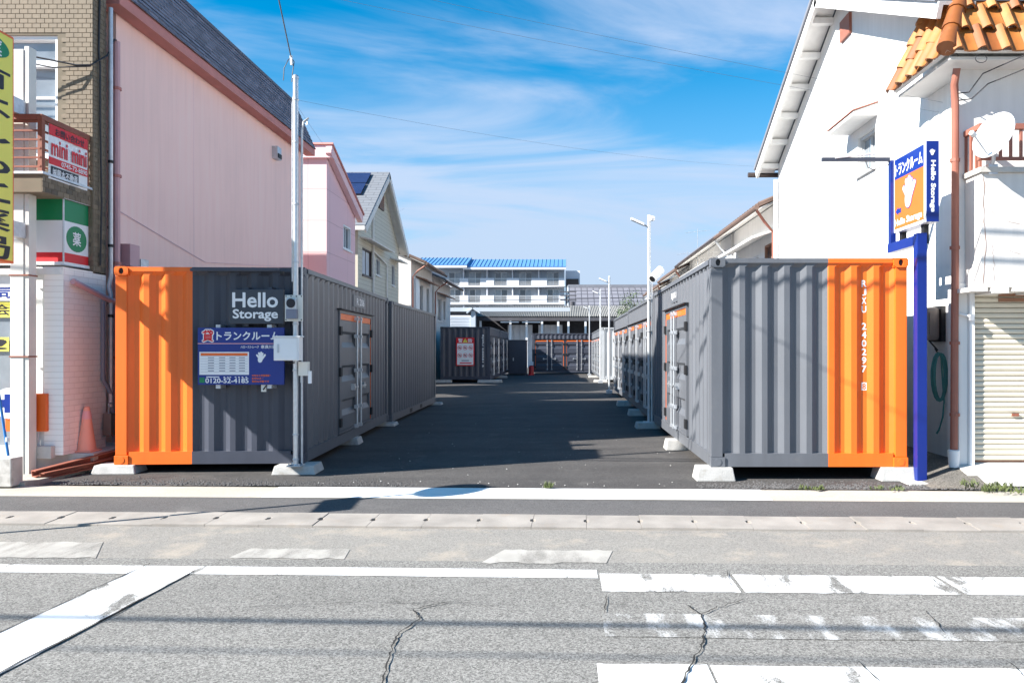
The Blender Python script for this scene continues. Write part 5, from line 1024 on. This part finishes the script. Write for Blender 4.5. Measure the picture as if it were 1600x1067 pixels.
# pent roof of roll tiles, built tile by tile
pe = (4.66, 9.17, 5.35); rise, run = 1.75, 0.78                # eave corner; height and set-back of the slope
g = MB(); A_ = (pe[0], pe[1], pe[2]); T_ = (pe[0] + run, pe[1] + run, pe[2] + rise)
slab(g, [A_, (13, pe[1], pe[2]), (13, T_[1], T_[2]), T_], 0.05); slab(g, [A_, (pe[0], 10.66, pe[2]), (T_[0], 10.66, T_[2]), T_], 0.05)
g.box(pe[0] + 0.06, 13, pe[1] + 0.06, FY, pe[2] - 0.09, pe[2] - 0.055); g.box(pe[0] + 0.06, XW, FY, 10.64, pe[2] - 0.09, pe[2] - 0.055); proof = g.build('pent_roof', 'eave_white', gh)
TW, TLn = 0.29, 0.34
def tile_mesh():
    prof = [(0.0, 0.03), (0.03, 0.075), (0.07, 0.095), (0.11, 0.075), (0.14, 0.03), (0.20, 0.02), (0.26, 0.026), (TW, 0.036)]
    n = len(prof); vs = []
    for l, lift in ((0, 0.035), (0.0, 0.0), (TLn + 0.04, -0.005)):
        vs += [(u, l, (z + lift) if lift != 0.0 else z - 0.01) for u, z in prof]
    vs = [(u, 0.0, z + 0.03) for u, z in prof] + [(u, TLn + 0.05, z) for u, z in prof] + [(u, 0.0, z + 0.005) for u, z in prof]
    fs = [(i, i + 1, n + i + 1, n + i) for i in range(n - 1)] + [(2 * n + i, 2 * n + i + 1, i + 1, i) for i in range(n - 1)]
    return vs, fs
tv, tf = tile_mesh(); protos = []
for m in ('tile_orange', 'tile_orange_dark', 'tile_ochre'):
    o = MB().add(tv, tf).build('roof_tile', m, proof, org=(0, 0, 0), smooth=2); protos.append([o, 0])
slope = math.hypot(rise, run); lo = Vector(gh['_w'])
def put(pos, eu, ev):
    ew = eu.cross(ev).normalized(); i = random.choices((0, 1, 2), (5, 2.2, 3))[0]; o = protos[i][0] if not protos[i][1] else protos[i][0].copy()
    if protos[i][1]: C.objects.link(o)
    protos[i][1] = 1; o.matrix_local = Matrix.Translation(Vector(pos) - lo + ew * random.uniform(-0.006, 0.008) + ev * random.uniform(-0.012, 0.012)) @ Matrix((eu, ev, ew)).transposed().to_4x4() @ Matrix.Rotation(R(random.gauss(0, 0.9)), 4, 'Z') @ Matrix.Rotation(R(random.gauss(0, 0.8)), 4, 'X')
rows = 4
for r_ in range(rows):
    tt = (r_ * TLn - 0.05) / slope; zz_ = pe[2] + rise * tt; ins = run * tt
    k = 0; x = pe[0] + ins + 0.06
    while x < 8.3: put((x, pe[1] + ins, zz_), Vector((1, 0, 0)), Vector((0, run, rise)).normalized()); x += TW
    y = 10.66
    while y - TW > pe[1] + ins - 0.02: put((pe[0] + ins, y, zz_), Vector((0, -1, 0)), Vector((run, 0, rise)).normalized()); y -= TW
for k in range(5):                                            # ridge caps down the hip
    a = Vector(A_) + (Vector(T_) - Vector(A_)) * (k * 0.16 - 0.02); b = a + (Vector(T_) - Vector(A_)) * 0.18; MB().tube([tuple(a + Vector((0, 0, 0.05))), tuple(b + Vector((0, 0, 0.05)))], 0.115, 12, 0.095).build('hip_tile', 'tile_orange_dark', proof, smooth=2)
# details on the garage house
pipe('downpipe', 'rusty pink downpipe at the corner of the garage house', 'pipe', [(4.88, 9.36, 5.2), (4.88, 9.42, 5.02), (4.93, 9.5, 4.84), (4.94, 9.52, 2.9), (4.925, 9.52, 0.42)], 0.045, 'rust_pipe', 10, clamps=[(4.935, 9.52, z) for z in (0.9, 1.8, 3.0, 4.1)], cm='rust_pipe')
tag(MB().lathe([(0.06, 0.24), (0.07, 0.45), (0.05, 0.46)], 4.925, 9.52).build('drain_cup', 'white_metal', smooth=2), 'white drain cup at the foot of the rusty downpipe', 'drain')
HX, HY, HZ = 5.52, 11.12, 0
zc = wz(506, 10.2); x0, x1 = 4.86, 5.125
t = thing('water_heater', 'grey brown water heater on the wall behind the blue post', 'heater', ((x0 + x1) / 2, 10.3, zc)); MB().box(x0, x1 - 0.06, 10.14, 10.46, zc - 0.22, zc + 0.22).build('body', 'heater', t, bev=0.05); MB().box(x0 + 0.05, x0 + 0.12, 10.12, 10.138, zc - 0.15, zc + 0.15).build('cover', 'heater', t, bev=0.005); MB().box(x1 - 0.058, x1, 10.12, 10.48, zc - 0.24, zc + 0.24).build('bracket', 'black', t); MB().tube([(x0 + 0.1, 10.25, zc - 0.22), (x0 + 0.2, 10.2, zc - 0.36)], 0.012, 6).build('pipe', 'black', t)
hc = (5.03, 10.12)
hs_ = MB(); zc0, zc1 = wz(622, 10.12), wz(556, 10.12)
pts = []
for k in range(5 * 20 + 1):
    a = 2 * math.pi * k / 20 + 0.3; loop = k / 20; wob = 0.012 * loop
    pts.append((hc[0] + (0.055 + wob * .8) * math.sin(a) + 0.006 * math.sin(loop * 2.2), hc[1] - 0.03 - 0.02 * math.cos(a * 0.5), (zc0 + zc1) / 2 + (0.29 + wob * 0.6) * math.cos(a)))
pts += [(hc[0] + 0.05, hc[1] - 0.05, zc0 - 0.05), (hc[0] + 0.03, hc[1] - 0.05, zc0 - 0.25), (hc[0] - 0.02, hc[1] - 0.05, zc0 - 0.42), (hc[0] - 0.05, hc[1] - 0.05, zc0 - 0.47)]
o = hs_.tube(pts, 0.012, 6).build('garden_hose', 'hose', smooth=True); tag(o, 'coiled green garden hose hanging behind the blue post', 'hose'); MB().tube([(hc[0], hc[1], zc1 + 0.02), (hc[0], hc[1] + 0.1, zc1 + 0.1)], 0.01, 6).build('hook', 'black', o)
# tap on the garage pier
tpx, tpy, tpz = wx(1499, 9.52), 9.535, wz(490, 9.52)
t = tag(MB().tube([(tpx, tpy, tpz), (tpx + 0.1, tpy - 0.05, tpz - 0.03), (tpx + 0.16, tpy - 0.07, tpz - 0.05)], 0.016, 8).build('wall_tap', 'white_metal'), 'small white tap on the pier beside the roller shutter', 'tap'); MB().box(tpx + 0.1, tpx + 0.15, tpy - 0.09, tpy - 0.04, tpz - 0.09, tpz - 0.01).build('knob', 'galv', t)
# satellite dish
dx, dy, dz = wx(1553, 9.0), 9.0, wz(212, 9.0)
t = thing('satellite_dish', 'white satellite dish on the rusty balcony rail', 'dish', (dx, dy, dz - 0.25))
axis = Vector((-0.82, -0.42, 0.38)).normalized(); e1 = axis.cross(Vector((0, 0, 1))).normalized(); e2 = e1.cross(axis); vs = []; fs = []; nr_, na = 5, 28
for i in range(nr_ + 1):
    rr = i / nr_
    for k in range(na): a = 2 * math.pi * k / na; p = Vector((dx, dy, dz)) + e1 * 0.25 * rr * math.cos(a) + e2 * 0.30 * rr * math.sin(a) + axis * (0.07 * rr * rr - 0.05); vs.append(tuple(p))
for i in range(nr_):
    for k in range(na): fs.append((i * na + k, i * na + (k + 1) % na, (i + 1) * na + (k + 1) % na, (i + 1) * na + k))
o = MB().add(vs, fs).build('reflector', 'white_metal', t, smooth=True); md = o.modifiers.new('thick', 'SOLIDIFY'); md.thickness = 0.012
foot = Vector((dx, dy, dz)) - e2 * 0.27; lnb = Vector((dx, dy, dz)) + axis * 0.33 - e2 * 0.18
MB().tube([tuple(foot), tuple(lnb)], 0.012, 6).build('arm', 'white_metal', t); q = MB(); q.tube([tuple(lnb - axis * 0.02), tuple(lnb + axis * 0.05)], 0.03, 10); q.build('receiver', 'white_metal', t)
MB().tube([(dx + 0.03, dy + 0.05, dz - 0.05), (dx + 0.08, dy + 0.15, dz - 0.25), (dx + 0.08, by0 + 0.03, dz - 0.36)], 0.025, 8).build('mount', 'galv', t); MB().box(dx + 0.03, dx + 0.14, by0 - 0.03, by0 + 0.1, dz - 0.42, dz - 0.30).build('clamp', 'galv', t)
# cracks in the render
for i, pts in enumerate(([(1538, 268), (1537, 330), (1540, 380), (1536, 445)], [(1550, 380), (1552, 410), (1554, 440)], [(1540, 320), (1565, 345), (1600, 352)], [(1560, 388), (1580, 392), (1605, 400)])):
    cu_ = [(wx(a, by0) , wz(b, by0)) for a, b in pts]; o = crack('render_crack', cu_, 0.006 if i == 0 else 0.003, 0, gh, 0.006, 6, 'wood_brown')
    for v in o.data.vertices: a, b = v.co.x + gh['_w'][0], v.co.y + gh['_w'][1]; v.co = (a - gh['_w'][0], by0 - 0.003 - gh['_w'][1], b - gh['_w'][2])
for i, (p0, p1, p2) in enumerate((((4.96, 9.55, 4.95), (5.18, 9.32, 5.12), (8.3, 6.8, 6.2)), ((4.96, 9.55, 4.86), (5.22, 9.28, 4.98), (8.3, 6.6, 5.9)))):
    pipe('service_wire', ('upper', 'lower')[i] + ' service wire running to the corner under the orange roof', 'wire', [p0, ((p0[0] + p1[0]) / 2, (p0[1] + p1[1]) / 2, p0[2] - 0.02), p1, p2], 0.008, 'wire', 5)
lp = [(wx(1533, 9.12) + 0.07 * math.cos(a) , 9.12, wz(92, 9.12) + 0.05 * math.sin(a)) for a in [k * 0.5 for k in range(22)]]
pipe('wire_loop', 'small loop of spare wire hanging under the orange eave', 'wire', lp, 0.005, 'wire', 5)

# row of houses beyond the white house
XR = 5.22
r1 = row_house('white row house with brown tiled eave right behind the white gable', XR, 18.45, 23.1, 5.3, -1, 'white_wall', [(0.55, 1.3, 2.9, 4.0, 'wood_brown'), (2.1, 2.9, 3.4, 4.25, 'alu'), (3.5, 4.2, 2.9, 4.4, 'wood_brown')], over=0.5)
r2 = row_house('white row house with dark gutter, second beyond the white gable', XR, 23.45, 31.2, 5.3, -1, 'white_wall', [(1.0, 2.4, 3.4, 4.5, 'alu'), (4.5, 6.0, 3.4, 4.5, 'alu')], over=0.5, roofm='tile_grey', gutter='dark_alu', gpipe='white_metal')
r3 = row_house('white row house with copper gutter, third beyond the white gable', XR, 31.6, 37.0, 5.18, -1, 'white_wall', [(1.0, 2.4, 3.4, 4.5, 'alu')], over=0.5)
r4 = row_house('cream row house farthest along the right side', XR, 37.4, 43.7, 5.0, -1, 'cream_wall', [(1.0, 2.4, 3.4, 4.5, 'alu')], over=0.5)
for i, (px, py, D) in enumerate(((1090, 362, 27.6), (1074, 396, 32.0))):
    x, z = wx(px, D), wz(py, D); t = thing('roof_antenna', ('larger', 'smaller')[i] + ' thin television antenna above the right row roofs', 'antenna', (x, D, z - 1.3)); MB().tube([(x, D, z - 1.6), (x, D, z + 0.1)], 0.009, 6).build('mast', 'galv', t); MB().tube([(x - 0.45, D, z - 0.05), (x + 0.45, D, z + 0.05)], 0.007, 6).build('boom', 'galv', t)
    for k in range(4): MB().tube([(x - 0.3 + k * .2, D - 0.2, z - 0.06 + .02 * k), (x - 0.3 + k * .2, D + 0.2, z + 0.02 + .02 * k)], 0.005, 5).build('element', 'galv', t)

# ------------------------------------------------------------------ background
DA = 114.0; k_ = DA / F
ap = thing('apartment_block', 'white apartment block with bright blue metal roof far behind the lot', 'building', (-9, DA, 0))
ax0, ax1 = wx(640, DA), wx(882, DA); zs = [wz(473, DA), wz(446, DA), wz(417, DA)]; fl = zs[1] - zs[0]; zl = [zs[0] - fl * 2, zs[0] - fl, zs[0], zs[1], zs[2]]
MB().box(ax0, ax1, DA + 1.4, DA + 11, 0, zl[-1]).build('wall', 'apart_grey', ap)
cw = lambda c: wx(640 + c / 3.81, DA)
wins = ((225, 298), (350, 420), (503, 578), (652, 725), (818, 888))
for f_ in range(4):
    z0, z1 = zl[f_], zl[f_ + 1]
    MB().box(ax0, ax1, DA - 0.1, DA + 1.38, z0 - 0.25, z0 + 0.0).build('balcony_slab', 'apart_wall', ap)
    for a, b in wins:
        mpx = front(cw(a), DA + 1.4, 0); w_ = cw(b) - cw(a); o = MB(mpx).box(0, w_, z0 + 0.05, z0 + 2.15, 0.0, 0.05).build('window', 'alu', ap)
        for q in range(2): MB(mpx).box(0.08 + q * w_ / 2, w_ / 2 - 0.04 + q * w_ / 2, z0 + 0.12, z0 + 2.05, 0.05, 0.08).build('pane', 'glass_pale' if (q + f_ + int(a)) % 2 else 'glass', o)
        r_ = MB(front(cw(a), DA, 0)); r_.box(0, w_, z0 + 1.0, z0 + 1.08, -0.06, 0); r_.box(0, w_, z0 + 0.1, z0 + 0.16, -0.06, 0)
        n = 14
        for q in range(n + 1): r_.box(w_ * q / n - 0.025, w_ * q / n + 0.025, z0 + 0.16, z0 + 1.0, -0.05, -0.01)
        r_.build('railing', 'alu', ap)
    prev = ax0
    for a, b in wins + ((9999, 0),):
        e = cw(a) if a < 9000 else ax1
        if e - prev > 0.1: MB().box(prev + 0.01, e - 0.01, DA - 0.05, DA + 0.12, z0 + 0.002, z0 + 1.1).build('parapet', 'apart_wall', ap)
        prev = cw(b)
    for c in (320, 460, 612, 768): MB().box(cw(c) - 0.08, cw(c) + 0.08, DA + 0.13, DA + 1.39, z0 + 0.002, z1 - 0.252).build('partition', 'apart_wall', ap)
zr0, zr1 = zl[-1], wz(404, DA)
for i, (a, b, dz_) in enumerate(((wx(650, DA), wx(731, DA), 0.25), (wx(725, DA), wx(884, DA), 0.0))):
    g = MB(); slab(g, [(a, DA - 0.9 - 0.3 * (1 - i), zr0 - 0.05 + dz_), (b, DA - 0.9 - 0.3 * (1 - i), zr0 - 0.05 + dz_), (b, DA + 5, zr1 + 0.45 + dz_), (a, DA + 5, zr1 + 0.45 + dz_)], 0.2); rf = g.build('roof', 'roof_blue', ap)
    n = int((b - a) / 0.6)
    for q in range(n + 1): x = a + (b - a) * q / n; MB().tube([(x, DA - 0.9 - 0.3 * (1 - i), zr0 + dz_ - 0.0), (x, DA + 5, zr1 + 0.5 + dz_)], 0.055, 4).build('seam', 'roof_blue', rf)
    MB().box(a, b, DA - 0.95 - 0.3 * (1 - i), DA - 0.75 - 0.3 * (1 - i), zr0 - 0.5 + dz_, zr0 - 0.2 + dz_).build('fascia', 'apart_wall', ap)
MB().box(wx(884, DA), wx(906, DA + 3), DA + 3, DA + 10, 0, wz(423, DA + 3)).build('side_wing', 'apart_wall', ap)
for z in (wz(436, DA + 3), wz(462, DA + 3)): MB().box(wx(885, DA + 3), wx(904, DA + 3), DA + 2.8, DA + 2.99, z - 1.2, z).build('stair_opening', 'dark_alu', ap)
# long shed in front of the flats
DS = 68.0
sd = thing('loading_shed', 'long low shed with pale corrugated roof and white doors behind the lot', 'shed', (0, DS, 0))
sx0, sx1 = wx(742, DS), wx(990, DS); zt, zb = wz(487, DS), wz(496, DS); n = 90; g = MB(); vs = []; fs = []
for k in range(n * 2 + 1): x = sx0 + (sx1 - sx0) * k / (n * 2); dz_ = 0.09 * (k % 2); vs += [(x, DS - 1.2, zb + dz_), (x, DS + 4.5, zt + 0.75 + dz_)]
for k in range(n * 2): fs.append((2 * k, 2 * k + 2, 2 * k + 3, 2 * k + 1))
g.add(vs, fs).build('roof', 'corr_grey', sd); MB().box(sx0, sx1, DS - 1.15, DS - 1.0, zb - 0.35, zb - 0.02).build('eave_beam', 'shed_dark', sd); MB().box(sx0, sx1, DS + 3.5, DS + 4.4, 0, zb + 0.4).build('back_wall', 'shed_dark', sd)
cs = lambda c: wx(640 + c / 3.81, DS)
for c in (430, 605, 700, 790, 885, 945, 1045): MB().box(cs(c) - 0.09, cs(c) + 0.09, DS - 1.1, DS - 0.92, 0, zb - 0.02).build('column', 'white_metal', sd)
for a, b in ((580, 728), (765, 910)):
    d_ = MB().box(cs(a), cs(b), DS + 1.0, DS + 1.1, 0, wz(507, DS)).build('sliding_door', 'apart_wall', sd)
    for q in range(1, 4): x = cs(a) + (cs(b) - cs(a)) * q / 4; MB().box(x - 0.03, x + 0.03, DS + 0.95, DS + 0.998, 0, wz(507, DS)).build('rib', 'alu', d_)
for c in (550, 675): MB().box(cs(c), cs(c) + 1.6, DS - 1.6, DS - 1.2, wz(505, DS), wz(505, DS) + 0.08).build('strip_light', 'white_metal', sd)
ls = thing('grey_warehouse', 'grey fronted warehouse with pale shutter left of the long shed', 'warehouse', (wx(715, 66), 66, 0))
MB().box(wx(690, 66), wx(742, 66), 66, 74, 0, wz(484, 66)).build('wall', 'shed_dark', ls); MB().box(wx(688, 66), wx(890, 69), 65.6, 66.0 - 0.004, wz(487, 66), wz(481, 66)).build('fascia', 'apart_grey', ls)
pa = MB().box(wx(704, 66), wx(737, 66), 65.7, 65.99, 0, wz(493, 66)).build('shutter', 'apart_wall', ls)
for q in range(8): z = wz(512, 66) + q * 0.13; MB().box(wx(704, 66), wx(737, 66), 65.66, 65.695, z, z + 0.03).build('slat', 'apart_grey', pa)
MB().box(wx(737, 66) + 0.002, wx(744, 66), 65.4, 66, 0, wz(486, 66)).build('pillar', 'apart_grey', ls); g = MB(); slab(g, [(wx(730, 66), 65.2, wz(489, 66)), (wx(740, 66), 65.2, wz(481, 66)), (wx(740, 66), 67, wz(481, 66)), (wx(730, 66), 67, wz(489, 66))], 0.1); slab(g, [(wx(740, 66), 65.2, wz(481, 66)), (wx(752, 66), 65.2, wz(489, 66)), (wx(752, 66), 67, wz(489, 66)), (wx(740, 66), 67, wz(481, 66))], 0.1); g.build('gablet', 'apart_grey', ls)
DT = 88.0
th = thing('tiled_hall', 'broad hall with a large grey gridded tile roof at the far right', 'building', (wx(950, DT), DT, 0))
tx0, tx1 = wx(888, DT), wx(1060, DT); g = MB(); slab(g, [(tx0, DT, wz(489, DT)), (tx1, DT, wz(489, DT)), (tx1, DT + 7, wz(448, DT + 7)), (tx0, DT + 7, wz(448, DT + 7))], 0.2); rf = g.build('roof', 'roof_tiles_far', th)
MB().box(tx0 + 0.4, tx1, DT + 0.7, DT + 7, 0, wz(490, DT)).build('wall', 'shed_dark', th); MB().box(tx0, tx1, DT + 6.8, DT + 7.2, wz(448, DT + 7) - 0.1, wz(448, DT + 7) + 0.25).build('ridge', 'tile_grey', th)
t = thing('utility_pole', 'concrete utility pole in front of the distant flats', 'pole', (wx(888, 84), 84, 0)); x = wx(888, 84); MB().tube([(x, 84, 0), (x, 84, wz(447, 84))], 0.16, 10, 0.12).build('pole', 'apart_grey', t)
for z in (wz(457, 84), wz(463, 84), wz(470, 84)): MB().box(x - 0.9, x + 0.9, 83.75, 83.85, z, z + 0.12).build('cross_arm', 'shed_dark', t)
MB().lathe([(0.28, wz(478, 84)), (0.28, wz(472, 84))], x + 0.45, 83.8, 12).build('transformer', 'shed_dark', t)
for i, (pa_, pb_) in enumerate((((700, 470), (1010, 465)), ((700, 449), (890, 448)))): pipe('overhead_wire', ('lower', 'upper')[i] + ' thin wire crossing in front of the distant flats', 'wire', [(wx(pa_[0], 83), 83, wz(pa_[1], 83)), (wx(800, 83), 83, wz((pa_[1] + pb_[1]) / 2 + 1.5, 83)), (wx(pb_[0], 83), 83, wz(pb_[1], 83))], 0.03, 'wire', 5)

# ------------------------------------------------------------------ wires overhead
def wire(label, a, b, sag, r=0.009):
    P = [tuple(Vector(a) + (Vector(b) - Vector(a)) * (k / 24) - Vector((0, 0, sag * 4 * (k / 24) * (1 - k / 24)))) for k in range(25)]
    return pipe('overhead_wire', label, 'wire', P, r, 'thin_wire', 5)
wire('upper of two wires crossing the sky to the white house', (-9.6, 9.0, 7.75), (5.08, 10.1, 5.02), 0.12, 0.0018); wire('lower of two wires crossing the sky to the white house', (-9.6, 9.0, 7.45), (5.08, 10.2, 4.92), 0.14, 0.0018)
wire('thin wire from the steel pole to the eave of the white house', (PX, PY, 4.95), (4.77, 18.2, 6.12), 0.15, 0.0016); wire('thin wire from the steel pole back towards the grey gable', (PX, PY, 4.9), (-6.2, 29.4, 7.2), 0.6, 0.0016)
wire('service wire rising from the top of the steel pole', (PX - 0.06, PY, 5.5), (-1.5, 1.5, 7.0), 0.05, 0.008)
t = pipe('wire_anchor', 'coiled wire anchor above the steel pole', 'wire', [(PX - 0.06, PY, 5.5), (PX - 0.1, PY, 5.46), (PX - 0.15, PY, 5.36), (PX - 0.16, PY, 5.2)], 0.006, 'wire', 5); MB().tube([(PX - 0.06, PY, 5.5), (PX - 0.02, PY, 5.44), (PX - 0.04, PY, 5.3), (PX - 0.05, PY, 5.18)], 0.006, 5).build('tail', 'wire', t); MB().tube([(PX - 0.06, PY, 5.52), (PX - 0.05, PY, 5.40)], 0.018, 6).build('insulator', 'white_metal', t)
for lab, y, z, r in (('nearest roadside cable whose shadow crosses the asphalt', 0.5, 6.0, 0.013), ('roadside cable whose shadow crosses the zebra markings', 0.98, 6.0, 0.032), ('upper roadside cable shading the tops of the containers', 7.62, 5.95, 0.022), ('lower roadside cable shading the container ends', 7.62, 5.6, 0.022)):
    P = [(x, y - TL * x, z + 0.0006 * x * x) for x in range(-40, 41, 4)]; pipe('roadside_cable', lab, 'cable', P, r, 'wire', 6)
# road sign standing beyond the left edge: its shadow lies on the pavement
bx, by = -5.72, 6.85
t = thing('road_sign', 'round road sign beyond the left edge shading the white band', 'sign', (bx, by, 0)); MB().tube([(bx, by, 0), (bx, by, 3.75)], 0.03, 8).build('pole', 'white_metal', t)
MB(faceL(bx - 0.04, by, 3.42)).disc(0, 0, 0.32, 0.32, 0, 0.01).build('disc', 'sign_blue', t); MB(faceL(bx - 0.04, by, 2.55)).box(-0.1, 0.5, -0.15, 0.15, 0, 0.01).build('plate', 'white_print', t)

# ------------------------------------------------------------------ plants
def clump(label, x, y, z, n, h, spread, m='grass', name='weed'):
    mb = MB()
    for k in range(n):
        a = random.uniform(0, 6.28); r_ = spread * math.sqrt(random.random()); bx_, by_ = x + r_ * math.cos(a), y + r_ * 0.6 * math.sin(a); hh = h * random.uniform(.4, 1); lx, ly = random.gauss(0, .4) * hh, random.gauss(0, .4) * hh; w_ = 0.004 + 0.006 * random.random(); c, s = math.cos(a) * w_, math.sin(a) * w_
        mb.add([(bx_ - c, by_ - s, z), (bx_ + c, by_ + s, z), (bx_ + lx * .5 + c, by_ + ly * .5 + s, z + hh * .6), (bx_ + lx * .5 - c, by_ + ly * .5 - s, z + hh * .6), (bx_ + lx, by_ + ly, z + hh)], [(0, 1, 2, 3), (3, 2, 4)])
    tag(mb.build(name, m), label, 'weed')
for lab, px, py, n, h, s in (('small green weed at the edge of the white band', 856, 762, 26, 0.09, 0.04), ('flat weed before the grey front of the right container', 1268, 764, 60, 0.06, 0.16), ('weeds at the foot of the blue post', 1385, 764, 70, 0.05, 0.2), ('dry weeds between gravel and garage apron', 1540, 762, 120, 0.1, 0.3), ('dry weeds on the broken edge by the apron', 1570, 768, 80, 0.09, 0.25), ('weeds on the gravel beside the apron', 1510, 745, 60, 0.07, 0.2)):
    x, y = gp(px, py, 1.62); clump(lab, x, y, 0.10, n, h, s)
clump('green grass on the terrace behind the rusty beams', -6.75, 10.2, FZ, 160, 0.06, 0.25)
tr = thing('leafy_tree', 'light green tree top showing over the right container row', 'tree', (4.9, 50.5, LOT))
MB().tube([(4.9, 50.5, LOT), (4.95, 50.5, 2.2), (4.85, 50.5, 3.8)], 0.12, 8, 0.05).build('trunk', 'bark', tr)
for k in range(7): a = k * 0.9; MB().tube([(4.87, 50.5, 2.8 + k * .12), (4.87 + 1.0 * math.cos(a), 50.5 + 0.7 * math.sin(a), 4.2 + 0.15 * k)], 0.04, 6, 0.012).build('limb', 'bark', tr)
mb = MB(); cen = [(4.9 + random.gauss(0, .75), 50.5 + random.gauss(0, .5), 4.3 + random.gauss(0, .42)) for _ in range(26)]
for k in range(2600):
    c = random.choice(cen); p = Vector((c[0] + random.gauss(0, .2), c[1] + random.gauss(0, .2), c[2] + random.gauss(0, .17))); a = Vector((random.gauss(0, 1), random.gauss(0, 1), random.gauss(0, 1))).normalized(); b = a.cross(Vector((random.gauss(0, 1), random.gauss(0, 1), random.gauss(0, 1)))).normalized(); s = random.uniform(.03, .07)
    mb.quad(tuple(p - a * s), tuple(p + b * s * .5), tuple(p + a * s), tuple(p - b * s * .5))
mb.build('crown', 'leaf', tr)

for o in bpy.data.objects:
    if '_w' in o: del o['_w']
